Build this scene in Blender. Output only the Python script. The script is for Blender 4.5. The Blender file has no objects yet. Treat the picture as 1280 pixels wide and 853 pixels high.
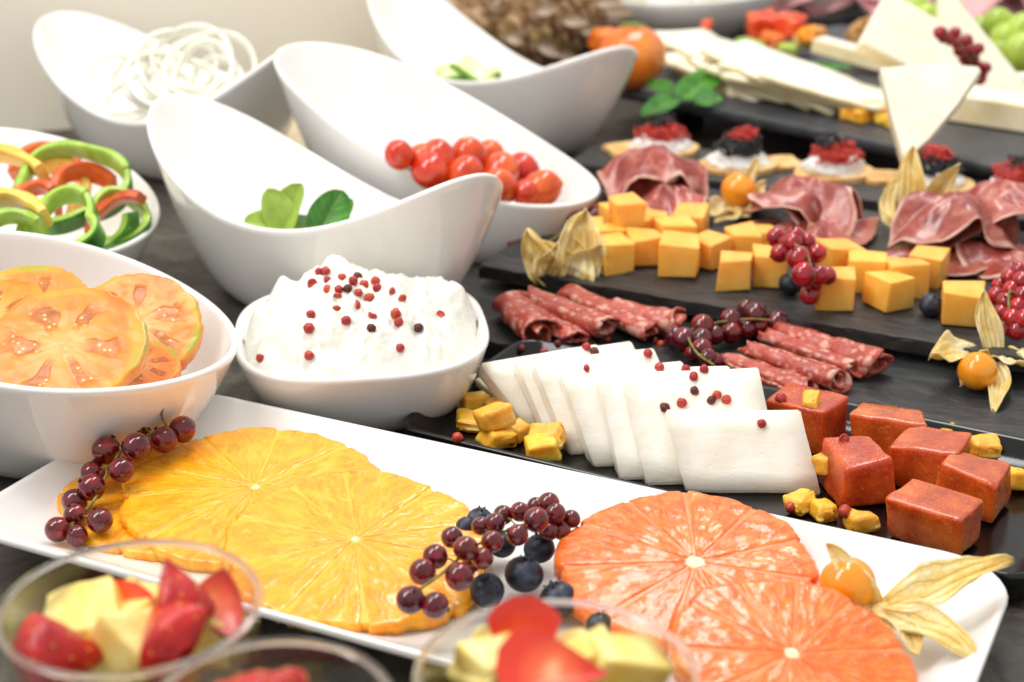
import bpy, bmesh, math, random
import numpy as np
from mathutils import Vector, Matrix, Euler, noise as mnoise
random.seed(7); np.random.seed(7)
R = math.radians
CM = 0.01                       # everything below is written in centimetres

# ------------------------------------------------------------------ camera
sc = bpy.context.scene
COL = sc.collection
CAM_H, PITCH, FPX = 28.0, R(22.0), 2000.0      # cm above the table, downward pitch, focal length in 1280-px units
cam_d = bpy.data.cameras.new('camera'); cam = bpy.data.objects.new('camera', cam_d); COL.objects.link(cam)
cam.location = (0, 0, CAM_H*CM); cam.rotation_euler = (R(90)-PITCH, 0, 0)
cam_d.sensor_width = 36.0; cam_d.lens = 36.0*FPX/1280.0
cam_d.clip_start = 0.01; cam_d.clip_end = 50
cam_d.dof.use_dof = True; cam_d.dof.focus_distance = 0.585; cam_d.dof.aperture_fstop = 10.5
sc.camera = cam
# ------------------------------------------------------------------ world, lamps, exposure
w = bpy.data.worlds.new('World'); sc.world = w; w.use_nodes = True
bg = w.node_tree.nodes['Background']; bg.inputs[0].default_value = (1.0, .99, .975, 1); bg.inputs[1].default_value = 0.76
def area(name, loc, aim, sx, sy, power, col):
    d = bpy.data.lights.new(name, 'AREA'); d.shape = 'RECTANGLE'; d.size = sx*CM; d.size_y = sy*CM; d.energy = power; d.color = col
    o = bpy.data.objects.new(name, d); COL.objects.link(o); o.location = Vector(loc)*CM
    o.rotation_euler = (Vector(aim)-Vector(loc)).to_track_quat('-Z', 'Y').to_euler(); return o
area('ceiling_strip_lamp', (18, 108, 125), (6, 70, 0), 22, 110, 9.3, (1, .99, .975))
area('ceiling_strip_lamp', (-62, 46, 112), (-14, 98, 10), 26, 110, 10.8, (1, .975, .94))
sc.view_settings.view_transform = 'Standard'; sc.view_settings.look = 'None'
sc.view_settings.exposure = 0.07; sc.view_settings.gamma = 1.0; sc.view_settings.use_curve_mapping = False
sc.render.engine = 'CYCLES'; sc.cycles.max_bounces = 10; sc.cycles.transparent_max_bounces = 12
sc.cycles.use_denoising = True; sc.cycles.caustics_reflective = False; sc.cycles.caustics_refractive = False

# ------------------------------------------------------------------ layout helpers
_fw = Vector((0, math.cos(PITCH), -math.sin(PITCH))); _up = Vector((0, math.sin(PITCH), math.cos(PITCH)))
def ray(u, v): return _fw + Vector((1, 0, 0))*((u-640)/FPX) - _up*((v-426.5)/FPX)
def P(u, v, z=0.0):
    """point of the place at height z (cm) seen at photo position u, v"""
    d = ray(u, v); return Vector((0, 0, CAM_H)) + d*((z-CAM_H)/d.z)
def PP(u, v, pt, nrm):
    d = ray(u, v); o = Vector((0, 0, CAM_H)); return o + d*((pt-o).dot(nrm)/d.dot(nrm))
def px(npx, p): return npx*(p-Vector((0, 0, CAM_H))).dot(_fw)/FPX      # photo pixels -> cm at point p
def hit(u, v):
    bpy.context.view_layer.update()
    ok, loc, nrm, *_ = sc.ray_cast(bpy.context.evaluated_depsgraph_get(), Vector((0, 0, CAM_H*CM)), ray(u, v).normalized())
    return (loc/CM, nrm) if ok else (P(u, v, 0), Vector((0, 0, 1)))

# ------------------------------------------------------------------ object helpers
def mesh(name, vs, fs, mats, smooth=True, fmat=None, uv=None, recalc=True):
    me = bpy.data.meshes.new(name)
    me.from_pydata([(v[0]*CM, v[1]*CM, v[2]*CM) for v in vs], [], [tuple(f) for f in fs])
    for m in (mats if isinstance(mats, (list, tuple)) else [mats]): me.materials.append(m)
    if smooth: me.polygons.foreach_set('use_smooth', [True]*len(me.polygons))
    if fmat is not None: me.polygons.foreach_set('material_index', list(fmat))
    if recalc:
        bm = bmesh.new(); bm.from_mesh(me); bmesh.ops.recalc_face_normals(bm, faces=bm.faces[:]); bm.to_mesh(me); bm.free()
    if uv is not None:
        l = me.uv_layers.new(name='UVMap'); idx = [0]*len(me.loops); me.loops.foreach_get('vertex_index', idx)
        fl = []
        for i in idx: fl += [uv[i][0], uv[i][1]]
        l.data.foreach_set('uv', fl)
    me.update(); return me
def obj(name, me, parent=None, loc=(0, 0, 0), rot=(0, 0, 0), scl=1.0):
    o = bpy.data.objects.new(name, me); COL.objects.link(o); o.parent = parent
    o.location = Vector(loc)*CM
    o.rotation_euler = rot if not isinstance(rot, Matrix) else rot.to_euler()
    o.scale = (scl,)*3 if isinstance(scl, (int, float)) else scl
    return o
def tag(o, label, cat, group=None, kind=None):
    if label: o['label'] = label
    if cat: o['category'] = cat
    if group: o['group'] = group
    if kind: o['kind'] = kind
    return o
def thing(name, label, cat, loc=(0, 0, 0), rot=(0, 0, 0), group=None):
    return tag(obj(name, None, None, loc, rot), label, cat, group)
def solidify(o, t, off=0.0):
    m = o.modifiers.new('thickness', 'SOLIDIFY'); m.thickness = t*CM; m.offset = off; return o
def frame_rot(y, z):
    """rotation whose local +Y is y and whose local +Z is as near z as it can be"""
    y = Vector(y).normalized(); x = y.cross(Vector(z)).normalized(); z = x.cross(y)
    return Matrix((x, y, z)).transposed()
def tilt(rx, ry, spin): return Matrix.Rotation(rx, 3, 'X') @ Matrix.Rotation(ry, 3, 'Y') @ Matrix.Rotation(spin, 3, 'Z')
def fbm(p, s=1.0, o=3): return mnoise.fractal(Vector(p)*s, 1.0, 2.0, o)

# ------------------------------------------------------------------ material helpers
def lin(h):
    c = [int(h[i:i+2], 16)/255 for i in (0, 2, 4)]
    return tuple((x/12.92 if x <= .04045 else ((x+.055)/1.055)**2.4) for x in c)+(1,)
class Mat:
    def __init__(s, name):
        s.m = bpy.data.materials.new(name); s.m.use_nodes = True; s.t = s.m.node_tree
        s.b = s.t.nodes['Principled BSDF']; s.tc = None
    def nd(s, t, **k):
        n = s.t.nodes.new(t)
        for a, v in k.items(): setattr(n, a, v)
        return n
    def put(s, sock, v):
        if hasattr(v, 'is_output') or isinstance(v, bpy.types.NodeSocket): s.t.links.new(v, sock)
        elif v is not None: sock.default_value = v
    def co(s, which='Object', scale=(100, 100, 100)):
        if s.tc is None: s.tc = s.nd('ShaderNodeTexCoord')
        m = s.nd('ShaderNodeMapping'); s.put(m.inputs['Vector'], s.tc.outputs[which]); m.inputs['Scale'].default_value = scale
        return m.outputs[0]
    def math(s, op, a, b=None, c=None, clamp=False):
        n = s.nd('ShaderNodeMath', operation=op, use_clamp=clamp)
        s.put(n.inputs[0], a); s.put(n.inputs[1], b)
        if c is not None: s.put(n.inputs[2], c)
        return n.outputs[0]
    def noise(s, vec, scale=1, detail=3, rough=.55, dist=0, out='Fac'):
        n = s.nd('ShaderNodeTexNoise'); s.put(n.inputs['Vector'], vec); n.inputs['Scale'].default_value = scale
        n.inputs['Detail'].default_value = detail; n.inputs['Roughness'].default_value = rough; n.inputs['Distortion'].default_value = dist
        return n.outputs[out]
    def vor(s, vec, scale=1, feature='F1', out='Distance', rnd=1):
        n = s.nd('ShaderNodeTexVoronoi', feature=feature); s.put(n.inputs['Vector'], vec); n.inputs['Scale'].default_value = scale
        n.inputs['Randomness'].default_value = rnd; return n.outputs[out]
    def ramp(s, fac, stops):
        n = s.nd('ShaderNodeValToRGB'); s.put(n.inputs[0], fac); e = n.color_ramp.elements
        while len(e) < len(stops): e.new(.5)
        for k, (p, c) in enumerate(stops):
            e[k].position = p; e[k].color = lin(c) if isinstance(c, str) else ((c, c, c, 1) if isinstance(c, (int, float)) else c)
        return n.outputs[0]
    def mix(s, f, a, b, mode='MIX'):
        n = s.nd('ShaderNodeMix', data_type='RGBA', blend_type=mode); s.put(n.inputs[0], f)
        s.put(n.inputs[6], lin(a) if isinstance(a, str) else a); s.put(n.inputs[7], lin(b) if isinstance(b, str) else b); return n.outputs[2]
    def sep(s, vec):
        n = s.nd('ShaderNodeSeparateXYZ'); s.put(n.inputs[0], vec); return n.outputs
    def comb(s, x, y, z=0.0):
        n = s.nd('ShaderNodeCombineXYZ')
        for i, v in enumerate((x, y, z)): s.put(n.inputs[i], v)
        return n.outputs[0]
    def rnd(s): return s.nd('ShaderNodeObjectInfo').outputs['Random']
    def vary(s, col, amt=.2, hue=.0):
        n = s.nd('ShaderNodeHueSaturation'); s.put(n.inputs['Color'], col); r = s.rnd()
        s.put(n.inputs['Value'], s.math('MULTIPLY_ADD', r, amt, 1-amt/2))
        if hue: s.put(n.inputs['Hue'], s.math('MULTIPLY_ADD', r, hue, .5-hue/2))
        return n.outputs[0]
    def bump(s, h, strength=.3, dist=.05, prev=None):
        n = s.nd('ShaderNodeBump'); s.put(n.inputs['Height'], h); n.inputs['Strength'].default_value = strength
        n.inputs['Distance'].default_value = dist*CM
        if prev is not None: s.put(n.inputs['Normal'], prev)
        return n.outputs[0]
    def out(s, col=None, rough=.5, bump=None, sss=0, rad=(1, .5, .3), sscale=.2, coat=0, crough=.05, trans=0, ior=1.45, spec=.5):
        b = s.b
        if isinstance(col, str): col = lin(col)
        s.put(b.inputs['Base Color'], col); s.put(b.inputs['Roughness'], rough)
        if bump is not None: s.put(b.inputs['Normal'], bump)
        b.inputs['Subsurface Weight'].default_value = sss; b.inputs['Subsurface Radius'].default_value = rad
        b.inputs['Subsurface Scale'].default_value = sscale*CM
        b.inputs['Coat Weight'].default_value = coat; b.inputs['Coat Roughness'].default_value = crough
        b.inputs['Transmission Weight'].default_value = trans; b.inputs['IOR'].default_value = ior
        b.inputs['Specular IOR Level'].default_value = spec
        return s.m
def blotch(name, stops, scale=1.0, rough=.5, bs=0, bscale=3, bd=.05, vary=.12, hue=0, detail=3, **k):
    m = Mat(name); c = m.co(); f = m.noise(c, scale, detail)
    col = m.vary(m.ramp(f, stops), vary, hue)
    bp = m.bump(m.noise(c, bscale, 4), bs, bd) if bs else None
    return m.out(col, rough, bp, **k)

# ---- materials
def m_table():
    m = Mat('dark_stone'); c = m.co()
    f = m.noise(c, .35, 8, .7, .6); g = m.noise(c, 2.4, 8, .75)
    col = m.mix(m.math('MULTIPLY', g, .6), m.ramp(f, [(.3, '332f29'), (.52, '534e46'), (.7, '7d766a')]), '24211d')
    return m.out(col, m.ramp(g, [(.3, .3), (.7, .6)]), m.bump(m.math('ADD', f, m.math('MULTIPLY', g, .5)), .35, .12), spec=.4)
def m_slate(name='slate', a='1d1e1f', b='2c2d2d', c_='4a4a48', s=1.0):
    m = Mat(name); c = m.co(scale=(55*s, 150*s, 100)); f = m.noise(c, .5, 8, .68, .8); g = m.noise(m.co(), 5, 6, .7)
    col = m.ramp(f, [(.32, a), (.5, b), (.72, c_)])
    h = m.math('ADD', m.ramp(f, [(.35, 0.), (.48, .45), (.52, .55), (.7, 1.)]), m.math('MULTIPLY', g, .25))
    return m.out(col, m.ramp(g, [(.3, .28), (.7, .5)]), m.bump(h, .5, .1), spec=.45)
def m_citrus(name, base, dark, pale):
    """juice sacs: long cells that run out from the core; UV holds angle-free plan position"""
    m = Mat(name); c = m.co(); uv = m.sep(m.co('UV', (1, 1, 1)))
    x = m.math('MULTIPLY_ADD', uv[0], 8.4, -4.2); y = m.math('MULTIPLY_ADD', uv[1], 8.4, -4.2)
    r = m.math('SQRT', m.math('ADD', m.math('MULTIPLY', x, x), m.math('MULTIPLY', y, y)))
    ang = m.math('ADD', m.math('ARCTAN2', y, x), m.math('MULTIPLY', m.noise(c, .9, 2), .35))
    cell = m.comb(m.math('MULTIPLY', ang, 15.0), m.math('MULTIPLY', r, 1.5), 0)
    v = m.vor(cell, 1.0, 'SMOOTH_F1'); e = m.vor(cell, 1.0, 'DISTANCE_TO_EDGE'); tone = m.vor(cell, 1.0, 'F1', 'Color')
    col = m.ramp(m.math('ADD', m.math('MULTIPLY', v, .55), m.math('MULTIPLY', m.noise(c, .7, 4), .5)), [(.15, dark), (.5, base), (.9, pale)])
    col = m.mix(m.math('MULTIPLY', m.ramp(e, [(0., 1.), (.07, 0.)]), .2), col, pale)
    col = m.mix(.1, col, tone, 'OVERLAY')
    fine = m.noise(c, 7, 3)
    h = m.math('ADD', m.math('MULTIPLY', v, -1.0), m.math('MULTIPLY', fine, .35))
    return m.out(m.vary(col, .06), m.ramp(fine, [(.42, .16), (.6, .42)]), m.bump(h, .42, .1), sss=.5, rad=(1, .5, .12), sscale=.4, coat=.4, crough=.09)
def m_beef():
    m = Mat('beef_tomato_flesh'); c = m.co(); uv = m.sep(m.co('UV', (1, 1, 1)))
    x = m.math('MULTIPLY_ADD', uv[0], 2.0, -1.0); y = m.math('MULTIPLY_ADD', uv[1], 2.0, -1.0)
    r = m.math('SQRT', m.math('ADD', m.math('MULTIPLY', x, x), m.math('MULTIPLY', y, y)))
    r = m.math('ADD', r, m.math('MULTIPLY', m.math('SUBTRACT', m.noise(c, .6, 2), .5), .22))
    ang = m.math('ADD', m.math('ARCTAN2', y, x), m.math('MULTIPLY', m.noise(c, .5, 2), 1.3))
    lob = m.math('SINE', m.math('MULTIPLY', ang, 6.0))
    mid = m.ramp(r, [(.22, 0.), (.36, 1.), (.66, 1.), (.76, 0.)])
    loc = m.math('MULTIPLY', m.ramp(m.math('MULTIPLY_ADD', lob, .5, .5), [(.5, 0.), (.68, 1.)]), mid)
    rad = m.noise(m.comb(m.math('MULTIPLY', ang, 6), m.math('MULTIPLY', r, 1.5), 0), 1, 3)
    flesh = m.mix(m.ramp(r, [(.15, .75), (.6, .1)]), m.ramp(rad, [(.3, 'd8690c'), (.6, 'e4841a')]), 'ecaa5c')
    gel = m.mix(m.ramp(m.vor(c, 3.6), [(.16, .8), (.3, 0.)]), m.ramp(m.noise(c, 1.2, 3), [(.35, 'a8560f'), (.65, 'c47018')]), 'e8cc88')
    rim = m.ramp(r, [(.78, 0.), (.9, 1.)])
    col = m.mix(loc, flesh, gel)
    col = m.mix(rim, col, m.ramp(m.noise(c, .3, 2), [(.42, 'dc7010'), (.54, 'e4941c'), (.66, 'a3a024')]))
    h = m.math('SUBTRACT', m.math('MULTIPLY', m.noise(c, 2.2, 2), .35), m.math('MULTIPLY', loc, .9))
    return m.out(m.vary(col, .06, .012), m.ramp(loc, [(0., .34), (1., .3)]), m.bump(h, .4, .14), sss=.1, rad=(1, .5, .2), sscale=.2, coat=.08, crough=.08)
def m_salami():
    m = Mat('salami_meat'); c = m.co(); w = m.mix(.35, c, m.noise(c, 1.5, 3, out='Color'), 'ADD')
    big = m.vor(w, 1.1, 'F1'); sm = m.vor(w, 2.7, 'F1')
    fl = m.math('MAXIMUM', m.ramp(big, [(.2, 1.), (.36, 0.)]), m.math('MULTIPLY', m.ramp(sm, [(.22, 1.), (.42, 0.)]), .7))
    meat = m.ramp(m.noise(c, 1.6, 6, .7), [(.3, '8a2a22'), (.5, 'b04a3c'), (.7, 'c86a56')])
    return m.out(m.vary(m.mix(m.math('MULTIPLY', fl, .7), meat, 'e6b8a4'), .12), .34, m.bump(m.math('ADD', fl, m.noise(c, 5, 4)), .45, .07), sss=.2, rad=(1, .4, .3), sscale=.12, coat=.35, crough=.2)
def m_ham():
    m = Mat('cured_ham_meat'); u = m.sep(m.co('UV', (1, 1, 1))); c = m.co()
    f = m.ramp(m.math('ADD', u[1], m.math('MULTIPLY', m.math('SUBTRACT', m.noise(c, .7, 3), .5), .22)), [(.0, 1.), (.085, 0.)])
    vein = m.ramp(m.noise(c, .55, 4, .6, 2.2), [(.56, 0.), (.62, .3), (.68, 0.)])
    meat = m.ramp(m.noise(c, .7, 5), [(.3, '742620'), (.5, '9a443a'), (.7, 'ba7260')])
    col = m.mix(m.math('MAXIMUM', f, vein), meat, 'e4bba8')
    return m.out(m.vary(col, .2), .3, m.bump(m.noise(c, 3, 4), .3, .06), sss=.3, rad=(1, .4, .3), sscale=.2, coat=.3, crough=.2)
def m_straw():
    m = Mat('strawberry_flesh'); c = m.co(); z = m.sep(c)
    r = m.math('SQRT', m.math('ADD', m.math('MULTIPLY', z[0], z[0]), m.math('MULTIPLY', z[1], z[1])))
    col = m.ramp(m.math('ADD', r, m.math('MULTIPLY', m.noise(c, 2, 3), .4)), [(.2, 'fbb080'), (.55, 'f56a3c'), (1.0, 'e23a22')])
    return m.out(m.vary(col, .1), .3, m.bump(m.noise(c, 6, 3), .3, .05), sss=.3, rad=(1, .3, .2), sscale=.25, coat=.3)
def m_husk():
    m = Mat('papery_husk'); u = m.sep(m.co('UV', (1, 1, 1))); c = m.co()
    vein = m.math('ABSOLUTE', m.math('SUBTRACT', m.math('FRACT', m.math('ADD', m.math('MULTIPLY', u[0], 5.0), m.math('MULTIPLY', m.noise(c, 1.4, 2), .5))), .5))
    vn = m.ramp(vein, [(.02, 1.), (.09, 0.)])
    net = m.ramp(m.vor(c, 3.2, 'DISTANCE_TO_EDGE'), [(.0, 1.), (.07, 0.)])
    col = m.ramp(m.noise(c, .8, 4), [(.3, 'dcb25a'), (.5, 'ecd08a'), (.72, 'f8eac6')])
    col = m.mix(m.math('MULTIPLY', m.math('MAXIMUM', vn, m.math('MULTIPLY', net, .5)), .45), col, '9a7a2c')
    return m.out(m.vary(col, .15), .55, m.bump(m.math('ADD', vn, m.math('MULTIPLY', net, .5)), .5, .05), sss=.35, rad=(1, .8, .4), sscale=.15)
def m_leaf(name, a, b, c_):
    m = Mat(name); u = m.sep(m.co('UV', (1, 1, 1))); c = m.co()
    s = m.math('ABSOLUTE', m.math('SUBTRACT', u[0], .5))
    rib = m.ramp(s, [(.0, 1.), (.035, 0.)])
    side = m.ramp(m.math('ABSOLUTE', m.math('SUBTRACT', m.math('FRACT', m.math('MULTIPLY', m.math('SUBTRACT', u[1], m.math('MULTIPLY', s, .5)), 6.0)), .5)), [(.0, .8), (.08, 0.)])
    v = m.math('MAXIMUM', rib, m.math('MULTIPLY', side, .6))
    col = m.mix(m.math('MULTIPLY', v, .45), m.ramp(m.noise(c, .8, 4), [(.3, a), (.5, b), (.7, c_)]), 'b9cf6a')
    return m.out(m.vary(col, .2), .38, m.bump(m.math('ADD', m.math('MULTIPLY', v, -.8), m.noise(c, 4, 3)), .4, .06), sss=.15, rad=(.5, 1, .2), sscale=.1)
def m_cheese_paste():
    m = Mat('quince_paste'); c = m.co(); f = m.noise(c, .9, 3); g = m.noise(c, 10, 2, .6)
    col = m.mix(m.ramp(g, [(.63, 0.), (.72, .45)]), m.ramp(f, [(.3, 'a63a10'), (.5, 'c4521a'), (.7, 'da732a')]), 'f6c49c')
    return m.out(m.vary(col, .16, .014), m.ramp(g, [(.4, .14), (.62, .45)]), m.bump(m.math('ADD', m.math('MULTIPLY', g, .45), m.math('MULTIPLY', f, 1.5)), .5, .09), sss=.85, rad=(1, .5, .16), sscale=.7, coat=.4, crough=.1)
def m_blue():
    m = Mat('blueberry_skin'); c = m.co(); f = m.noise(c, 1.6, 4)
    return m.out(m.vary(m.ramp(f, [(.35, '15161e'), (.55, '2a2e3d'), (.75, '515a70')]), .3), m.ramp(f, [(.3, .3), (.7, .6)]), m.bump(m.noise(c, 6, 3), .15, .03), spec=.5)

TABLE = m_table()
SLATE = m_slate(); SLATE2 = m_slate('grey_slate', '2a2b2b', '3b3c3b', '5c5c58', .8)
def m_white():
    m = Mat('white_porcelain'); c = m.co()
    return m.out(m.ramp(m.noise(c, .25, 3), [(.35, 'eae8e4'), (.65, 'eeedea')]), m.ramp(m.noise(c, .9, 4), [(.35, .07), (.7, .17)]), m.bump(m.noise(c, .35, 2), .04, .1), coat=.3, crough=.04, spec=.5)
WHITE = m_white()
BLACK = blotch('black_lacquer', [(.3, '0a0a0a'), (.7, '131211')], 2, .16, .1, 8, .02, spec=.5)
GREYTRAY = blotch('charcoal_tray', [(.3, '34363a'), (.7, '4a4c50')], 1, .4, .2, 4, .04)
WALLM = blotch('cream_wall', [(.3, 'f3ead8'), (.7, 'f6efe0')], .05, .7, .1, 2, .05)
RISERM = blotch('pale_wood', [(.3, 'c9b696'), (.7, 'd8c8aa')], .3, .55, .1, 2, .04)
ORANGE = m_citrus('orange_flesh', 'ffa814', 'fb9006', 'ffc248')
GRAPE = m_citrus('grapefruit_flesh', 'f7721c', 'ee560c', 'fc9e5c')
OMEMB = blotch('orange_membrane', [(.3, 'ffb020'), (.7, 'ffbe44')], 1.5, .35, .2, 5, .04, .04, sss=.4, rad=(1, .6, .2), coat=.2)
GMEMB = blotch('grapefruit_membrane', [(.3, 'f87634'), (.7, 'fb9462')], 1.2, .35, .2, 5, .04, .04, sss=.4, rad=(1, .6, .4), coat=.2)
PITH = blotch('citrus_pith', [(.3, 'fbdca0'), (.7, 'fff0d0')], 3, .6, .5, 5, .08)
RIND = blotch('citrus_edge', [(.3, 'fba812'), (.7, 'ffc02c')], 2, .4, .3, 6, .06, sss=.3, rad=(1, .5, .2))
GRIND = blotch('grapefruit_edge', [(.3, 'ea7a48'), (.7, 'f4b394')], 2, .4, .3, 6, .06, sss=.3, rad=(1, .5, .2))
BEEF = m_beef()
BEEFSKIN = blotch('beef_tomato_skin', [(.35, 'd8641f'), (.55, 'e5942f'), (.72, 'a3a13a')], .5, .25, coat=.4)
CURRANT = blotch('currant_dark', [(.35, '48030e'), (.6, '6e0817'), (.8, '981424')], 1.0, .1, .08, 8, .02, .55, .02, sss=.35, rad=(1, .15, .15), sscale=.25, coat=.6)
CURRANTR = blotch('currant_red', [(.35, '7a0510'), (.6, 'a60a1c'), (.8, 'cc1e30')], 1.0, .1, .08, 8, .02, .3, sss=.4, rad=(1, .15, .15), sscale=.3, coat=.6)
STEM = blotch('dry_stem', [(.3, '5c5a24'), (.7, '9a8f4a')], 3, .6)
SCAR = blotch('berry_scar', [(.3, '2a1410'), (.7, '4a2c20')], 5, .8)
BLUE = m_blue()
CHEDDAR = blotch('orange_cheese', [(.3, 'f4a93c'), (.5, 'fab850'), (.7, 'fdc868')], .7, .36, .3, 3, .06, .12, .01, sss=.3, rad=(1, .6, .2), sscale=.3)
def m_feta():
    m = Mat('fresh_cheese'); c = m.co(); pit = m.ramp(m.vor(c, 2.3), [(.05, 0.), (.13, 1.)]); n = m.noise(m.co(scale=(60, 100, 220)), 2.2, 4)
    return m.out(m.vary(m.ramp(m.noise(c, .9, 3), [(.35, 'ece4d2'), (.65, 'f4efe4')]), .03), m.ramp(m.noise(c, 1.5, 2), [(.4, .3), (.6, .55)]), m.bump(m.math('ADD', m.math('MULTIPLY', pit, .8), n), .25, .07), sss=.25, rad=(1, .9, .7), sscale=.3)
FETA = m_feta()
RICOTTA = blotch('ricotta', [(.35, 'e2dfd3'), (.65, 'eae8df')], .8, .3, .5, 2.2, .16, .02, sss=.3, rad=(1, .95, .8), sscale=.25, coat=.4, crough=.12)
CREAM = blotch('cream_cheese', [(.35, 'ece8e2'), (.65, 'f4f2ee')], 1, .5, .4, 3, .1, sss=.1)
CANDY = blotch('candied_fruit', [(.35, 'eaa628'), (.55, 'f4be40'), (.75, 'fad978')], 1.1, .4, .6, 4, .1, .2, .015, sss=.6, rad=(1, .65, .15), sscale=.4, coat=.15, crough=.2)
QUINCE = m_cheese_paste()
PEPC = blotch('pink_peppercorn_skin', [(.3, '7d1712'), (.5, 'b02a22'), (.72, 'd0553f')], 4, .38, .5, 9, .03, .35, .015, coat=.2)
PEPD = blotch('brown_peppercorn_skin', [(.3, '33120c'), (.55, '5e2318'), (.8, '9a4a30')], 4, .5, .5, 9, .03, .3)
SALAMI = m_salami(); HAM = m_ham(); HUSK = m_husk(); STRAW = m_straw()
STRAWSKIN = blotch('strawberry_skin', [(.35, 'a80d10'), (.65, 'cc1e18')], 1.5, .35, .5, 4.5, .08, .15, coat=.2)
PHYS = blotch('physalis_skin', [(.3, 'e98a10'), (.6, 'f3a01c'), (.8, 'f7b63a')], .7, .18, .05, 5, .02, .06, sss=.4, rad=(1, .5, .1), sscale=.3, coat=.4)
TOM = blotch('cherry_tomato_skin', [(.35, 'c03010'), (.55, 'd44a1a'), (.75, 'e46a2e')], .7, .16, .05, 4, .02, .2, .02, sss=.25, rad=(1, .3, .1), sscale=.25, coat=.5)
TOMSCAR = blotch('pale_stem_scar', [(.3, 'e8894a'), (.7, 'f2b478')], 3, .6)
BASIL_L = m_leaf('light_basil_leaf', '7f9c35', '93ae45', 'a9c25c'); BASIL_D = m_leaf('dark_basil_leaf', '1f5a10', '2e7518', '4a9226')
GP_SKIN = blotch('green_pepper_skin', [(.35, '2f6f10'), (.6, '458a18'), (.8, '63a528')], .8, .2, coat=.4)
GP_IN = blotch('green_pepper_flesh', [(.35, '8fb53a'), (.6, 'a6c654'), (.8, 'c4d98a')], 1.4, .35, .2, 5, .04)
YP_SKIN = blotch('yellow_pepper_skin', [(.35, 'eeab12'), (.7, 'f7c32c')], .8, .2, coat=.4)
YP_IN = blotch('yellow_pepper_flesh', [(.35, 'f4be3c'), (.7, 'f9d778')], 1.2, .35, .2, 5, .04)
RP_SKIN = blotch('red_pepper_skin', [(.35, 'a81a08'), (.7, 'c8320f')], .8, .2, coat=.4)
RP_IN = blotch('red_pepper_flesh', [(.35, 'd24f1c'), (.7, 'e2703a')], 1.2, .35, .2, 5, .04)
ONION = blotch('onion_flesh', [(.35, 'eeeddc'), (.65, 'f8f7ee')], .8, .25, .2, 4, .04, .06, sss=.3, rad=(1, 1, .8), sscale=.4, coat=.2)
CUKE = blotch('cucumber_flesh', [(.35, 'cfe08e'), (.7, 'e6efc0')], 1, .35, .2, 5, .04, sss=.3, rad=(.8, 1, .4))
CUKESKIN = blotch('cucumber_skin', [(.35, '3f6d12'), (.7, '7ea52e')], 1, .35)
MELON = blotch('pale_pineapple', [(.35, 'eecb62'), (.6, 'f6e08e'), (.8, 'faecb4')], 1.2, .3, .4, 4, .08, .1, sss=.4, rad=(1, .8, .3), sscale=.3, coat=.25)
CRACK = blotch('toasted_cracker', [(.35, 'cf9a55'), (.6, 'e2bb7c'), (.8, 'eed3a0')], 1.6, .7, .5, 4, .08)
ROER = blotch('red_roe_skin', [(.3, 'b01410'), (.7, 'd83a22')], 3, .15, coat=.5, sss=.2)
ROEB = blotch('black_roe_skin', [(.3, '0b0c10'), (.7, '17181e')], 3, .18, coat=.4)
HARD = blotch('pale_cheese', [(.35, 'f3ebd0'), (.65, 'f8f3e2')], .5, .45, .15, 4, .04, .04, sss=.2, rad=(1, .85, .5), sscale=.3)
HARDR = blotch('cheese_rind', [(.35, 'eedba4'), (.65, 'f4e8c4')], .9, .6, .2, 5, .04)
WALNUT = blotch('walnut_skin', [(.35, 'b07a40'), (.6, 'cf9f62'), (.8, 'e3c08c')], 1.6, .6, .6, 4, .1)
PERS = blotch('orange_tomato_skin', [(.35, 'd9631a'), (.6, 'e6822a'), (.8, 'efa04a')], .35, .25, .1, 3, .04, coat=.4, sss=.2)
KIWI = blotch('green_grape_skin', [(.35, '9fb93c'), (.6, 'b9cc58'), (.8, 'd4e08a')], .9, .28, .1, 4, .03, .15, sss=.3, rad=(.7, 1, .3), sscale=.3, coat=.3)
PINKHAM = blotch('cooked_ham', [(.35, 'd99a9c'), (.65, 'e8b8b8')], .6, .4, .2, 4, .04, sss=.2)
OLIVE = blotch('black_olive_skin', [(.35, '14100c'), (.7, '2a241c')], 2, .3)
PINE = blotch('pineapple_rind', [(.3, '5e5426'), (.45, '8a6c40'), (.58, 'c8a27c'), (.75, 'ecd4c0')], 1.0, .6, .6, 4, .12, .3, .03)
PINET = blotch('pineapple_bract', [(.35, 'a89070'), (.65, 'e4d0bc')], 1.5, .6, .3, 4, .06, .25)
def m_glass():
    m = Mat('clear_glass'); tr = m.nd('ShaderNodeBsdfTransparent'); tr.inputs[0].default_value = (.96, .975, .97, 1)
    gl = m.nd('ShaderNodeBsdfGlossy'); gl.inputs['Roughness'].default_value = .02
    lw = m.nd('ShaderNodeLayerWeight'); lw.inputs[0].default_value = .5; mx = m.nd('ShaderNodeMixShader')
    m.put(mx.inputs[0], m.math('MULTIPLY_ADD', m.math('POWER', lw.outputs['Facing'], 2.2), .72, .03, True)); m.put(mx.inputs[1], tr.outputs[0]); m.put(mx.inputs[2], gl.outputs[0])
    m.put(m.t.nodes['Material Output'].inputs[0], mx.outputs[0]); return m.m
GLASS = m_glass(); GLASSR = Mat('rim_glass').out((1, 1, 1, 1), .0, trans=1.0, ior=1.42)
FRUITR = blotch('papaya_flesh', [(.35, 'd83a1c'), (.65, 'ec6a36')], .9, .3, .2, 4, .05, sss=.3, coat=.3)
PAPERM = blotch('white_paper', [(.3, 'e8e8ea'), (.7, 'efeff0')], .4, .7)

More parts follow.
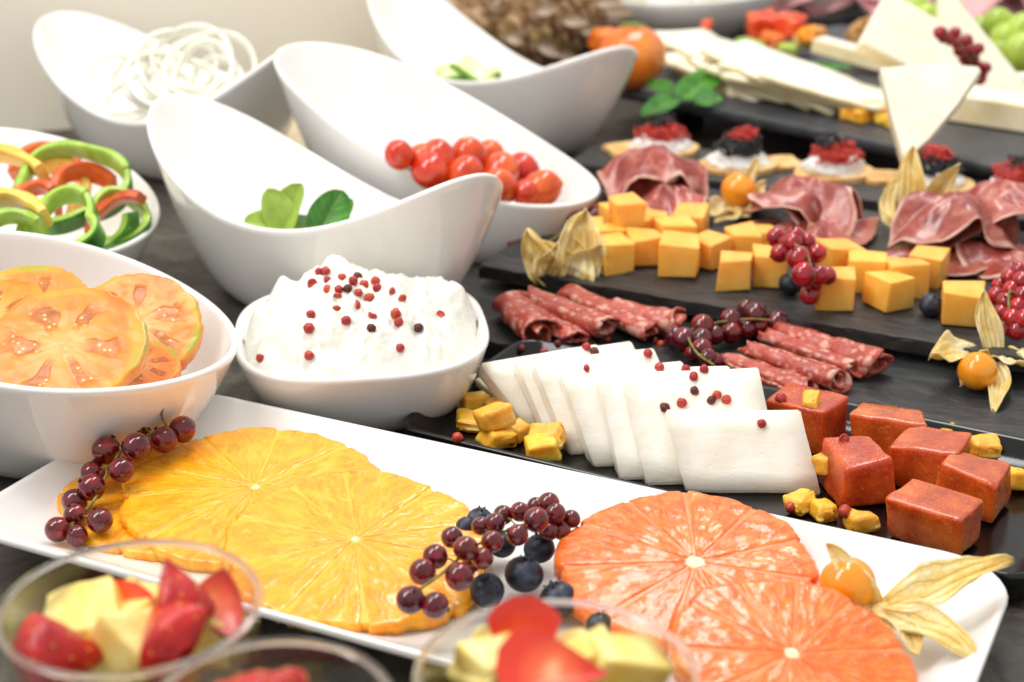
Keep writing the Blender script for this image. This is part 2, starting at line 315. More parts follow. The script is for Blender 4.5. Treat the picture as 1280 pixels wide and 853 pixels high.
# ------------------------------------------------------------------ shape helpers (all return verts, faces in cm)
def grid_faces(nu, nv, closed_u=False, closed_v=False):
    f = []
    for i in range(nu if closed_u else nu-1):
        for j in range(nv if closed_v else nv-1):
            a, b = i, (i+1) % nu; c, d = j, (j+1) % nv
            f.append((a*nv+c, b*nv+c, b*nv+d, a*nv+d))
    return f
def sphere(r=1.0, nu=20, nv=12, sx=1, sy=1, sz=1, bump=0, bs=1.0, seed=0):
    vs = [(0, 0, r*sz)]; fs = []
    for j in range(1, nv):
        t = math.pi*j/nv
        for i in range(nu):
            a = 2*math.pi*i/nu; d = Vector((math.sin(t)*math.cos(a), math.sin(t)*math.sin(a), math.cos(t)))
            k = r*(1+(bump*fbm(d*bs+Vector((seed*7.3, 0, 0))) if bump else 0)); vs.append((d.x*k*sx, d.y*k*sy, d.z*k*sz))
    vs.append((0, 0, -r*sz)); L = len(vs)-1
    for i in range(nu):
        fs.append((0, 1+i, 1+(i+1) % nu)); fs.append((L, L-nu+(i+1) % nu, L-nu+i))
    for j in range(nv-2):
        for i in range(nu):
            a = 1+j*nu+i; b = 1+j*nu+(i+1) % nu; fs.append((a, a+nu, b+nu, b))
    return vs, fs
def cat(parts):
    vs, fs = [], []
    for v, f in parts:
        o = len(vs); vs += list(v); fs += [tuple(i+o for i in q) for q in f]
    return vs, fs
def crom(pts, n, closed=False):
    p = [Vector(q) for q in pts]; out = []; L = len(p); segs = L if closed else L-1
    for s in range(segs):
        g = lambda k: p[k % L] if closed else p[max(0, min(L-1, k))]
        a, b, c, d = g(s-1), g(s), g(s+1), g(s+2)
        for i in range(n):
            t = i/n; out.append(.5*((2*b)+(c-a)*t+(2*a-5*b+4*c-d)*t*t+(3*b-a-3*c+d)*t**3))
    if not closed: out.append(p[-1].copy())
    return out
def sweep(path, section, closed=False, caps=True, up=(0, 0, 1)):
    """section(i, t) -> list of 2D points placed in the plane (side, up)"""
    n = len(path); vs = []; U = Vector(up); m = None
    for i, p in enumerate(path):
        a = path[(i-1) % n] if closed or i > 0 else path[i]; b = path[(i+1) % n] if closed or i < n-1 else path[i]
        t = (b-a).normalized(); s = t.cross(U)
        if s.length < 1e-4: s = t.cross(Vector((0, 1, 0)))
        s.normalize(); q = s.cross(t).normalized()
        sec = section(i, i/max(1, n-1)); m = len(sec)
        for x, y in sec: vs.append(p+s*x+q*y)
    fs = grid_faces(n, m, closed, True)
    if caps and not closed: fs.append(tuple(range(m))[::-1]); fs.append(tuple((n-1)*m+k for k in range(m)))
    return vs, fs
def circ(r, n=8, ry=None): return [(r*math.cos(2*math.pi*k/n), (ry or r)*math.sin(2*math.pi*k/n)) for k in range(n)]
def tube(path, r, n=6, closed=False):
    return sweep([Vector(p) for p in path], lambda i, t: circ(r(t) if callable(r) else r, n), closed)
def block(sx, sy, sz, bev=.08, jit=0.0, segs=2, taper=0.0, cuts=0, rough=0.0, seed=None):
    """hand-cut block, base on z = 0, soft edges, corners a little off square"""
    rg = random.Random(seed) if seed is not None else random
    bm = bmesh.new(); bmesh.ops.create_cube(bm, size=1.0)
    for v in bm.verts:
        k = 1-taper if v.co.z > 0 else 1
        v.co = Vector((v.co.x*sx*k, v.co.y*sy*k, (v.co.z+.5)*sz)) + Vector([rg.uniform(-jit, jit) for _ in range(3)])*Vector((1, 1, 1 if v.co.z > 0 else 0)).length*.7
    if cuts: bmesh.ops.subdivide_edges(bm, edges=bm.edges[:], cuts=cuts, use_grid_fill=True)
    if bev:
        es = [e for e in bm.edges if len(e.link_faces) == 2 and e.calc_face_angle(0) > .6]
        bmesh.ops.bevel(bm, geom=es, offset=bev, segments=segs, affect='EDGES', profile=.6)
    if rough:
        o = rg.uniform(0, 99)
        for v in bm.verts: v.co += v.co.normalized()*rough*fbm(v.co*1.4+Vector((o, 0, 0)))
    bm.verts.ensure_lookup_table(); vs = [tuple(v.co) for v in bm.verts]; fs = [tuple(v.index for v in f.verts) for f in bm.faces]; bm.free(); return vs, fs
def prism(outline, z0, z1, bev=.1, segs=2):
    bm = bmesh.new(); a = [bm.verts.new((x, y, z0)) for x, y in outline]; b = [bm.verts.new((x, y, z1)) for x, y in outline]; n = len(a)
    bm.faces.new(a[::-1]); bm.faces.new(b)
    for i in range(n): bm.faces.new((a[i], a[(i+1) % n], b[(i+1) % n], b[i]))
    if bev:
        es = [e for e in bm.edges if all(abs(v.co.z-z1) < 1e-6 for v in e.verts)]
        bmesh.ops.bevel(bm, geom=es, offset=bev, segments=segs, affect='EDGES')
    vs = [tuple(v.co) for v in bm.verts]; bm.verts.index_update(); fs = [tuple(v.index for v in f.verts) for f in bm.faces]; bm.free(); return vs, fs
def rrect(w, h, r, n=8):
    o = []
    for cx, cy, a0 in ((w/2-r, h/2-r, 0), (-w/2+r, h/2-r, 90), (-w/2+r, -h/2+r, 180), (w/2-r, -h/2+r, 270)):
        for k in range(n+1):
            a = R(a0+90*k/n); o.append((cx+r*math.cos(a), cy+r*math.sin(a)))
    return o
def rough_outline(w, h, j, step=.6, seed=1):
    rg = random.Random(seed); o = []
    for (x0, y0), (x1, y1) in (((-w/2, -h/2), (w/2, -h/2)), ((w/2, -h/2), (w/2, h/2)), ((w/2, h/2), (-w/2, h/2)), ((-w/2, h/2), (-w/2, -h/2))):
        L = math.hypot(x1-x0, y1-y0); n = int(L/step)
        for k in range(n): o.append((x0+(x1-x0)*k/n+rg.uniform(-j, j), y0+(y1-y0)*k/n+rg.uniform(-j, j)))
    return o
def loft(loops):
    """closed loops of equal length -> skin, last loop and first loop filled"""
    n = len(loops[0]); vs = [p for l in loops for p in l]; fs = grid_faces(len(loops), n, False, True)
    for l, rev in ((0, True), (len(loops)-1, False)):
        c = sum((Vector(p) for p in loops[l]), Vector())/n; vs.append(c); ci = len(vs)-1
        for k in range(n):
            a, b = l*n+k, l*n+(k+1) % n; fs.append((ci, b, a) if rev else (ci, a, b))
    return vs, fs
def leafmesh(L, W, bend=.0, fold=.3, nu=9, nv=13, tipw=1.0, wave=.0, curl=0, seed=0, pw=.68):
    """leaf along +Y, face up; bend lifts it, fold makes a V at the rib"""
    vs, uv = [], []
    for j in range(nv):
        t = j/(nv-1); wd = W/2*math.sin(math.pi*min(1, t**.8*.97+.03))**pw*(1-.1*t*tipw)
        for i in range(nu):
            s = 2*i/(nu-1)-1
            x = wd*s; z = fold*abs(s)*wd+bend*L*(t*t)+curl*L*math.sin(t*math.pi)+wave*math.sin(t*9+s*2+seed)*abs(s)*W*.5
            vs.append((x*math.cos(fold*abs(s)*.6), L*t*(1-.25*abs(bend)*t), z)); uv.append((i/(nu-1), t))
    return vs, grid_faces(nv, nu), uv
# ------------------------------------------------------------------ the setting
tbl = obj('table', mesh('table', *prism([(-170, -40), (170, -40), (170, 330), (-170, 330)], -4, 0, 0), TABLE, False))
tag(tbl, 'dark grey stone buffet table top', 'table', kind='structure')
wl = obj('wall', mesh('wall', *prism([(-150, 69.6), (-60, 99), (-9.3, 115.6), (-10.4, 119.4), (-61, 103), (-151, 73.6)], 0.02, 90, .3), WALLM, False))
tag(wl, 'plain cream wall panel behind the white bowls', 'wall', kind='structure')
rs = obj('riser', mesh('riser', *prism([(-15.5, 90), (-13.8, 90), (-7.4, 110.5), (-15.5, 110.5)], 0.02, 1.0, .1), RISERM, False))
tag(rs, 'low pale wooden block between the onion and cherry tomato bowls', 'riser')

# ------------------------------------------------------------------ porcelain bowls
def bowl(label, p, base=None, rb=.5, z0=0.0, th=.32, nth=96, sup=2.0, ez=1.35, er=.62):
    cx, cy, a, b, phi, h0, h1, h1s, h2, h3 = p
    bx, by = base or (cx, cy); loops = []
    def rim(t):
        c, s = math.cos(t), math.sin(t); e = 2/sup
        x = a*math.copysign(abs(c)**e, c); y = b*math.copysign(abs(s)**e, s)
        h = h0+h1*math.cos(t)+h1s*math.sin(t)+h2*math.cos(2*t)+h3*math.cos(3*t)
        return Vector((cx+x*math.cos(phi)-y*math.sin(phi), cy+x*math.sin(phi)+y*math.cos(phi), h)), Vector((x*math.cos(phi)-y*math.sin(phi), x*math.sin(phi)+y*math.cos(phi), 0))
    T = [2*math.pi*k/nth for k in range(nth)]
    rims = [rim(t) for t in T]; m = sum((q[1].length for q in rims), 0)/nth
    def wall(q, d, t, off, floor):
        # t 0..1 base to rim; blend a rounded foot to the rim outline
        foot = Vector((bx, by, 0))+d*(rb if d.length*rb < 4.6 else 4.6/d.length)
        top = Vector((q.x, q.y, 0)); s = t**er
        pt = foot.lerp(top, s); z = floor+(q.z-floor)*t**ez
        if off: pt = pt-d.normalized()*off
        return (pt.x, pt.y, z)
    ts = [0, .02, .06, .12, .2, .3, .42, .55, .68, .8, .9, .97]
    loops.append([tuple(Vector((bx, by, z0)).lerp(Vector(wall(q, d, 0, 0, z0)), .8)) for q, d in rims])
    for t in ts: loops.append([wall(q, d, t, 0, z0) for q, d in rims])
    for k in range(5):                                          # rounded lip
        al = math.pi*k/4
        loops.append([(q.x-d.normalized().x*th/2*(1-math.cos(al)), q.y-d.normalized().y*th/2*(1-math.cos(al)), q.z+th*.45*math.sin(al)) for q, d in rims])
    for t in ts[::-1]: loops.append([wall(q, d, t, th, z0+.5) for q, d in rims])
    loops.append([tuple(Vector((bx, by, z0+.5)).lerp(Vector(wall(q, d, 0, th, z0+.5)), .5)) for q, d in rims])
    vs, fs = loft(loops); o = Vector((bx, by, z0))
    me = mesh('serving_bowl', [Vector(v)-o for v in vs], fs, WHITE)
    return tag(obj('serving_bowl', me, None, o), label, 'bowl', 'white porcelain serving bowls')
bowl('white swooping bowl holding sliced onion rings, nearest the cream wall', (-21.38, 99.27, 11.2, 5.6, 2.5, 6.6, .07, -.21, 2.15, -.39))
bowl('white swooping bowl holding a few basil leaves', (-9.46, 74.43, 11.56, 5.52, 2.36, 6.7, .08, .8, 1.95, -.24))
bowl('white slanted oval bowl holding cherry tomatoes', (-4.3, 85.2, 10, 5.25, 2.6, 6.3, 3.1, -.2, .25, -.2), base=(-2.6, 83.4))
bowl('white swooping bowl holding cucumber pieces, in front of the pineapple', (-1.09, 104.56, 11.48, 5.48, 2.34, 7.08, 1.18, .67, 2.41, .14))
bowl('white oval bowl of sliced bell peppers at left edge', (-25.9, 75.6, 8.97, 7.93, 2.46, 5.44, 1.45, .32, -.12, -.12), rb=.55)
bowl('white oval bowl of sliced beef tomatoes at left edge', (-17.66, 57.81, 7.51, 6.55, 2.39, 5.92, 1.18, .74, .27, -.03), base=(-18.9, 59.4), rb=.52)
RC = (-6.35, 62.6)
bowl('white rounded square bowl heaped with ricotta', (RC[0], RC[1], 5.3, 5.3, R(8), 3.25, .12, .1, 0, 0), rb=.6, sup=2.9, th=.36)

# ------------------------------------------------------------------ trays, boards, platter
def platter():
    ang = R(-26); ex = Vector((math.cos(ang), math.sin(ang), 0)); ey = Vector((-math.sin(ang), math.cos(ang), 0))
    c = ex*(-21.6)+ey*41.1; W, H = 33.2, 12.9
    prof = [(-2.9, 0.02, 1.0), (-2.6, .25, 1.2), (-1.3, 1.0, 1.8), (-.12, 1.68, 2.3), (-.02, 1.78, 2.3), (0, 1.93, 2.4), (-.06, 2.03, 2.4), (-.16, 2.03, 2.3), (-.3, 1.92, 2.2), (-.9, 1.45, 1.9), (-1.7, 1.08, 1.6), (-2.3, .98, 1.4), (-4.5, .95, .8)]
    loops = []
    for d, z, r in prof: loops.append([(x, y, z) for x, y in rrect(W+2*d, H+2*d, max(.3, r), 8)])
    vs, fs = loft(loops)
    o = obj('serving_platter', mesh('serving_platter', vs, fs, WHITE), None, c, (0, 0, ang))
    return tag(o, 'long white rectangular platter of citrus slices and berries', 'platter')
platter()
def black_tray():
    ang = R(-29); ex = Vector((math.cos(ang), math.sin(ang), 0)); ey = Vector((-math.sin(ang), math.cos(ang), 0))
    W, H = 24.8, 10.9; c = ex*(-31.9+W/2)+ey*(47.75+H/2)
    prof = [(-.6, 0.03, .8), (-.1, .3, .9), (0, 1.2, 1.), (-.04, 1.3, 1.), (-.14, 1.33, .95), (-.26, 1.26, .9), (-.42, .75, .8), (-.75, .55, .7), (-1.3, .5, .5)]
    loops = [[(x, y, z) for x, y in rrect(W+2*d, H+2*d, r, 6)] for d, z, r in prof]; vs, fs = loft(loops)
    o = obj('black_tray', mesh('black_tray', vs, fs, BLACK), None, c, (0, 0, ang))
    return tag(o, 'shallow glossy black tray of white cheese and quince paste', 'tray')
black_tray()
def slate(label, ang, e0, e1, n0, n1, z0, z1, mat, seed, feet=True):
    a = R(ang); ex = Vector((math.cos(a), math.sin(a), 0)); ey = Vector((-math.sin(a), math.cos(a), 0))
    c = ex*(e0+e1)/2+ey*(n0+n1)/2; W, H = e1-e0, n1-n0
    if not feet:
        o = obj('slate_board', mesh('slate_board', *prism(rough_outline(W, H, .07, .5, seed), z0, z1, .1), mat, False), None, c, (0, 0, a))
        return tag(o, label, 'slate board', 'dark serving boards')
    t = thing('slate_board', label, 'slate board', c, (0, 0, a), 'dark serving boards')
    obj('slab', mesh('slab', *prism(rough_outline(W, H, .07, .5, seed), z0, z1, .1), mat, False), t)
    fm = mesh('foot', *prism([(1.2*math.cos(k*math.pi/8), 1.2*math.sin(k*math.pi/8)) for k in range(16)], 0.01, z0, .05), BLACK, False)
    for sx in (-1, 1):
        for sy in (-1, 1): obj('foot', fm, t, (sx*(W/2-2.2), sy*(H/2-2.2), 0))
    return t
slate('flat dark slate board under the salami, behind the black tray', -27, -36.5, 2, 59.4, 75.4, .02, .85, SLATE, 3, False)
slate('dark slate board carrying orange cheese cubes and cured ham', -27, -35.2, 6, 65.4, 83.0, 1.35, 2.0, SLATE, 5)
slate('grey slate board under the caviar canapes', -25, -36, 8, 84.9, 91.2, 1.6, 2.2, SLATE2, 9)
def far_tray():
    a = R(-44); ex = Vector((math.cos(a), math.sin(a), 0)); ey = Vector((-math.sin(a), math.cos(a), 0))
    W, H = 67, 30; c = ex*(-71.6+W/2)+ey*(82.5+H/2)
    t = thing('cheese_tray', 'long raised charcoal tray loaded with pale cheeses', 'tray', c, (0, 0, a))
    prof = [(-.5, 2.3, .6), (-.1, 2.4, .8), (0, 3.0, .9), (-.1, 3.12, .9), (-.5, 3.12, .8), (-.7, 3.03, .7), (-2, 3.03, .5)]
    obj('plate', mesh('plate', *loft([[(x, y, z) for x, y in rrect(W+2*d, H+2*d, r, 6)] for d, z, r in prof]), GREYTRAY), t)
    fm = mesh('foot', *prism(rrect(3, 3, .5, 4), .02, 2.3, .1), BLACK, False)
    for sx in (-1, 1):
        for sy in (-1, 1): obj('foot', fm, t, (sx*(W/2-4), sy*(H/2-4), 0))
far_tray()

# ------------------------------------------------------------------ shared small fruit
BERRY = [mesh('berry', *sphere(1, 16, 10, 1, 1, .97, .02, 1.5, k), CURRANT) for k in range(3)]
BERRYR = [mesh('berry', *sphere(1, 16, 10, 1, 1, .97, .02, 1.5, k), CURRANTR) for k in range(3)]
def scar_mesh():
    parts = []
    for k in range(5):
        a = k*2*math.pi/5; parts.append(tube([(0, 0, .97), (.1*math.cos(a), .1*math.sin(a), 1.06), (.2*math.cos(a), .2*math.sin(a), 1.03)], lambda t: .06*(1-.6*t), 4))
    parts.append(sphere(.13, 8, 5, 1, 1, .4)); parts[-1] = ([(x, y, z+.98) for x, y, z in parts[-1][0]], parts[-1][1]); return cat(parts)
SCARM = mesh('blossom_scar', *scar_mesh(), SCAR)
def berries(label, pts, red=False, stem=None, cat_='currants', seed=0):
    """pts: (u, v, r_px, z of centre). One sprig: every berry a part, its dry scar a sub-part."""
    rg = random.Random(seed); c0 = P(pts[0][0], pts[0][1], pts[0][3]); t = thing('currant_sprig', label, cat_, c0, group='sprigs of red currants')
    cs = []
    for u, v, rp, z in pts:
        p = P(u, v, z); r = px(rp, p)*1.1; cs.append((p, r)); k = rg.randrange(3)
        b = obj('berry', (BERRYR if red else BERRY)[k], t, p-c0, (rg.uniform(.2, 2.2), rg.uniform(-.6, .6), rg.uniform(0, 6.3)), r)
        obj('blossom_scar', SCARM, b)
    path = [P(*q)-c0 for q in stem] if stem else [p-c0 for p, r in cs[::2]]
    pr = [tube(crom(path, 5), .055, 5)]
    for p, r in cs:                                       # little stalks from the sprig stem to each berry
        q = p-c0; n = min(crom(path, 5), key=lambda s: (s-q).length); d = (q-n)
        if d.length > r*.9: pr.append(tube([n, n+d*.5+Vector((0, 0, .08)), n+d*(1-.9*r/d.length)], .035, 4))
    obj('stem', mesh('stem', *cat(pr), STEM), t)
    return t
def rot_rand(rg): return (rg.uniform(0, 6.3), rg.uniform(0, 6.3), rg.uniform(0, 6.3))
def blueberry_meshes():
    out = []
    for k in range(2):
        b = mesh('blueberry', *sphere(1, 20, 12, 1, 1, .9, .02, 1.2, k), BLUE)
        out.append(b)
    crown = []
    for k in range(5):
        a = 2*math.pi*k/5; c, s = math.cos(a), math.sin(a); n = Vector((-s, c, 0))
        A = Vector((.28*c, .28*s, .84)); B = Vector((.42*c, .42*s, .98))
        crown.append(([A-n*.15, A+n*.15, B+n*.04, B-n*.04, A*.9-n*.15, A*.9+n*.15, B*.94+n*.04, B*.94-n*.04], [(0, 1, 2, 3), (7, 6, 5, 4), (0, 4, 5, 1), (1, 5, 6, 2), (2, 6, 7, 3), (3, 7, 4, 0)]))
    return out, mesh('crown', *cat(crown), BLUE, False)
BLUES, CROWN = blueberry_meshes()
def blueberry(u, v, rp, z, label, group, tilt=.5, az=0):
    p = P(u, v, z); r = px(rp, p)
    t = thing('blueberry', label, 'blueberry', p, (tilt, 0, az), group)
    obj('skin', BLUES[random.randrange(2)], t, (0, 0, 0), (0, 0, 0), r); obj('crown', CROWN, t, (0, 0, 0), (0, 0, 0), r)
def slice_uv(vs, Rr): return [(.5+x/(2*Rr), .5+y/(2*Rr)) for x, y, z in vs]
def slice_mesh(name, Rr, th, mats, seed=0, edge=.03, bend=(0, 0), n=110, squash=1.0, lumps=.05):
    """fruit slice: cut faces a touch uneven, torn edge, sags by bend"""
    vs, fs, fm = [], [], []; rr = [0.0]+[.04*k for k in range(1, 24)]+[.965]
    def zf(x, y): return bend[0]*x*x+bend[1]*y*y
    def radius(a): return Rr*(1+edge*fbm((math.cos(a)*2, math.sin(a)*2, seed*3.1))+edge*.6*fbm((math.cos(a)*9, math.sin(a)*9, seed*3.1)))
    rings = []
    for side in (1, -1):
        seq = rr if side == 1 else rr[::-1]
        for f in seq:
            ring = []
            for k in range(n):
                a = 2*math.pi*k/n; r = radius(a)*max(f, .002); x, y = r*math.cos(a), r*math.sin(a)*squash
                z = side*th/2+zf(x, y)+(lumps*(fbm((x*1.6, y*1.6, seed+side))+.45*fbm((x*6, y*6, seed+side), 1, 2)) if f > .01 else 0); ring.append((x, y, z))
            rings.append(ring)
        if side == 1:
            for k2, (ff, zz) in enumerate(((.99, .42), (1.0, .2), (1.0, -.2), (.99, -.42))):
                rings.append([(radius(2*math.pi*k/n)*ff*math.cos(2*math.pi*k/n), radius(2*math.pi*k/n)*ff*math.sin(2*math.pi*k/n)*squash,
                               zz*th+zf(radius(2*math.pi*k/n)*math.cos(2*math.pi*k/n), radius(2*math.pi*k/n)*math.sin(2*math.pi*k/n)*squash)) for k in range(n)])
    vs = [p for r in rings for p in r]; fs = grid_faces(len(rings), n, False, True)
    for i in range(len(rings)-1):
        fm += [1 if len(rr)-1 <= i < len(rr)+4 else 0]*n
    return mesh(name, vs, fs, mats, True, fm, slice_uv(vs, Rr))

# ------------------------------------------------------------------ fruit on the white platter
def citrus_slice(name, label, cat_, u, v, z, Rr, th, mats, rot, seed, group, nseg=10, hole=.13, bend=(0, 0), dome=.04, off=(.12, -.1)):
    """peeled round slice: thin membrane web, each juicy segment its own wedge, pith in the core"""
    seg_m, mem_m = mats; rg = random.Random(seed)
    t = thing(name, label, cat_, P(u, v, z), tilt(*rot), group)
    zf = lambda x, y: bend[0]*x*x+bend[1]*y*y
    rad = lambda a: Rr*(1+.075*fbm((math.cos(a)*1.5, math.sin(a)*1.5, seed*3.1))+.016*fbm((math.cos(a)*9, math.sin(a)*9, seed*3.1)))
    n = 120; rr = [.0]+[.1*k for k in range(1, 10)]+[.955, .97]
    loops = [[(rad(2*math.pi*k/n)*max(q, .003)*.985*math.cos(2*math.pi*k/n), rad(2*math.pi*k/n)*max(q, .003)*.985*math.sin(2*math.pi*k/n)) for k in range(n)] for q in rr]
    top = [[(x, y, zf(x, y)+th*.44+dome) for x, y in l] for l in loops]; bot = [[(x, y, zf(x, y)-th*.5) for x, y in l] for l in loops[::-1]]
    vs, fs = [p for l in top+bot for p in l], grid_faces(len(rr)*2, n, False, True)
    obj('membrane', mesh('membrane', vs, fs, mem_m), t)
    cuts = sorted(2*math.pi*(k+rg.uniform(-.16, .16))/nseg for k in range(nseg)); cx, cy = off
    for s in range(nseg):
        a0, a1 = cuts[s], cuts[(s+1) % nseg]+(2*math.pi if s == nseg-1 else 0); nr, na = 30, 20; g = []; gap = rg.uniform(.008, .018)*(1.25 if nseg == 11 else 1)
        for i in range(nr):
            fr = i/(nr-1); rr_ = hole+rg.uniform(0, .0)+(1-hole/Rr)*fr*Rr
            for j in range(na):
                q = j/(na-1); d = math.asin(min(.9, gap/max(rr_, .1))); am = a0+d+(a1-a0-2*d)*q
                # soft corners: pull the ends in where the wedge meets core and rim
                e = min(fr, 1-fr)*6; pin = 1 if e > 1 else .9+.1*math.sqrt(max(0, e)); aq = (a0+a1)/2; am = aq+(am-aq)*pin
                lim = rad(am)*(1.0-.01*abs(2*q-1)**4); rq = hole+(lim-hole)*fr
                x, y = rq*math.cos(am)+cx*(1-fr), rq*math.sin(am)+cy*(1-fr)
                k = min(1, min(q, 1-q)*(a1-a0)*rq/.07, fr*(Rr-hole)/.12, (1-fr)*(Rr-hole)/.12); kk = math.sqrt(max(0, 1-(1-k)**2))
                zt = th*.4+dome*.7+(th*.1+dome*.3)*kk+.035*fbm((x*1.3, y*1.3, seed+s))*kk+.018*fbm((x*7, y*7, seed), 1, 2)
                g.append((x, y, zf(x, y)+zt))
        m_ = len(g); low = [(x, y, zf(x, y)-th*.52) for x, y, _ in g]
        fs = grid_faces(nr, na)+[tuple(q+m_ for q in f_[::-1]) for f_ in grid_faces(nr, na)]
        ring_ = [j for j in range(na)]+[i*na+na-1 for i in range(1, nr)]+[(nr-1)*na+j for j in range(na-2, -1, -1)]+[i*na for i in range(nr-2, 0, -1)]
        for k in range(len(ring_)): a_, b_ = ring_[k], ring_[(k+1) % len(ring_)]; fs.append((a_, a_+m_, b_+m_, b_))
        V = g+low; obj('segment', mesh('segment', V, fs, seg_m, True, None, slice_uv(V, Rr)), t)
    pv, pf = sphere(hole*1.15, 22, 10, 1, 1, .3, .25, 3, seed); obj('pith', mesh('pith', pv, pf, PITH), t, (cx, cy, th*.44+dome*.6+zf(cx, cy)))
    return t
OG = 'orange slices on the platter'
citrus_slice('orange_slice', 'lowest orange slice, half hidden under the other orange slices at left', 'orange slice', 222, 622, 1.25, 4.1, .36, [ORANGE, OMEMB], (R(2), 0, .6), 1, OG)
citrus_slice('orange_slice', 'broad middle orange slice overlapping the lowest one', 'orange slice', 318, 618, 1.66, 4.6, .38, [ORANGE, OMEMB], (R(5), R(2.5), 2.1), 2, OG, bend=(-.004, -.008))
citrus_slice('orange_slice', 'top orange slice with pale core, beside the dark berries', 'orange slice', 450, 682, 2.0, 4.35, .38, [ORANGE, OMEMB], (R(7), R(5), 3.6), 3, OG, bend=(-.008, -.006))
GG = 'grapefruit slices on the platter'
citrus_slice('grapefruit_slice', 'rear pink grapefruit slice with sparkling pulp', 'grapefruit slice', 862, 712, 1.9, 4.15, .6, [GRAPE, GMEMB], (R(8), R(2), .4), 4, GG, nseg=11, hole=.26, bend=(-.004, -.012), dome=.05)
citrus_slice('grapefruit_slice', 'front pink grapefruit slice showing a white core, by the lower edge', 'grapefruit slice', 990, 832, 2.1, 3.5, .6, [GRAPE, GMEMB], (R(12), R(6), 2.5), 5, GG, nseg=11, hole=.2, bend=(-.006, -.006), dome=.05)
berries('dark red currant sprig trailing off the oranges at the platter left end', [(172, 530, 18, 3.1), (228, 537, 16, 3.0), (205, 550, 16, 2.9), (171, 559, 17, 3.1), (150, 549, 14, 2.5), (133, 563, 17, 2.8), (152, 588, 15, 2.7), (116, 591, 14, 2.2), (115, 609, 16, 2.3), (93, 627, 15, 1.8), (94, 644, 14, 1.8), (125, 651, 15, 1.9), (72, 662, 15, 1.65), (96, 670, 13, 1.55)],
        False, [(206, 499, 4.3), (202, 520, 3.6), (205, 537, 3.1), (160, 555, 3.0), (135, 590, 2.5), (118, 625, 2.1), (90, 655, 1.7)], seed=1)
berries('dark red currant sprig heaped beside blueberries in the middle of the platter', [(513, 750, 17, 2.7), (544, 757, 16, 2.6), (528, 715, 16, 2.9), (544, 696, 15, 3.0), (574, 721, 17, 2.8), (565, 672, 13, 3.0), (582, 686, 15, 3.3), (603, 698, 13, 2.9), (615, 677, 13, 3.1), (601, 658, 11, 3.0), (619, 654, 12, 3.2), (629, 644, 12, 2.9), (650, 640, 12, 3.1), (670, 650, 15, 3.3), (647, 669, 13, 3.1), (686, 629, 13, 3.2), (694, 642, 13, 3.0), (714, 649, 11, 2.6), (702, 664, 11, 2.4), (670, 633, 11, 2.9), (686, 664, 12, 2.5), (590, 703, 12, 2.3)],
        False, [(520, 740, 2.8), (555, 715, 2.9), (590, 685, 2.9), (630, 665, 2.9), (670, 652, 2.9), (705, 650, 2.5)], seed=2)
BG = 'blueberries on the white platter'
for k, (u, v, r, z, lb) in enumerate([(567, 642, 14, 1.75, 'blueberry against the edge of the top orange slice'), (583, 662, 16, 1.8, 'blueberry tucked behind the currants beside the orange'), (600, 650, 17, 2.0, 'blueberry highest in the pile behind the currants'), (628, 682, 17, 1.7, 'blueberry nearly hidden under the middle of the currants'), (674, 686, 20, 1.75, 'blueberry below the right end of the currant sprig'),
        (655, 718, 25, 1.8, 'large dark blueberry at the centre of the loose berries'), (609, 738, 22, 1.75, 'bluish blueberry nearest the currants and orange slice'), (698, 750, 25, 1.7, 'large blueberry seen through the glass rim beside the grapefruit'), (750, 782, 18, 1.6, 'blueberry behind the pineapple chunk, seen through glass')]):
    blueberry(u, v, r, z, lb, BG, [.4, 1.2, .2, .8, .1, -.3, .9, -.5, .3][k], k*1.1)

def petal(parent, A, B, W, up=(0, 0, 1), bend=0.0, fold=.5, curl=.05, wave=.2, name='husk_petal', mat=None, seed=0, th=.03):
    A, B = Vector(A), Vector(B); L = (B-A).length
    vs, fs, uv = leafmesh(L, W, bend, fold, 21, 21, wave=wave, curl=curl, seed=seed, pw=.68 if name == 'husk_petal' else .5)
    if name == 'husk_petal': vs = [(x+.04*L*math.sin(5*t+seed), y, z+.035*W*math.cos(10*math.pi*s)*math.sin(math.pi*t)+.1*W*fbm((s*3, t*4, seed*1.9))) for (x, y, z), (s, t) in zip(vs, uv)]
    o = obj(name, mesh(name, vs, fs, mat or HUSK, True, None, uv, recalc=False), parent, A, frame_rot(B-A, up)); solidify(o, th); return o
def physalis(label, u, v, rp, z, petals, base=None, berry=True):
    """petals: (tip u, v, z, width px, up-vector, bend, fold)"""
    p = P(u, v, z); r = px(rp, p); t = thing('physalis', label, 'physalis', p, group='physalis fruits with papery husks')
    if berry: obj('fruit', mesh('fruit', *sphere(r, 28, 18, 1, 1, .96, .01, 1), PHYS), t)
    b = (P(*base)-p) if base else Vector((0, 0, -r*.8))
    vs, fs = sphere(r*.42, 14, 8, 1, 1, .7, .12, 2); obj('husk_base', mesh('husk_base', vs, fs, HUSK), t, b)
    for k, (tu, tv, tz, wp, upv, bend, fold) in enumerate(petals):
        tip = P(tu, tv, tz)-p; petal(t, b, tip, px(wp, p), upv, bend, fold, seed=k)
    return t
physalis('bare orange physalis with long dry husk pointing right, on the white platter', 1060, 731, 36, 2.2,
    [(1275, 716, 2.9, 62, (0, -.3, 1), .1, .6), (1222, 832, 1.5, 58, (0, -.5, 1), .05, .5), (1150, 825, 1.5, 40, (.2, -.4, 1), .05, .4), (1030, 682, 3.4, 40, (.3, -1, .3), .0, .4)], (1100, 762, 1.7))

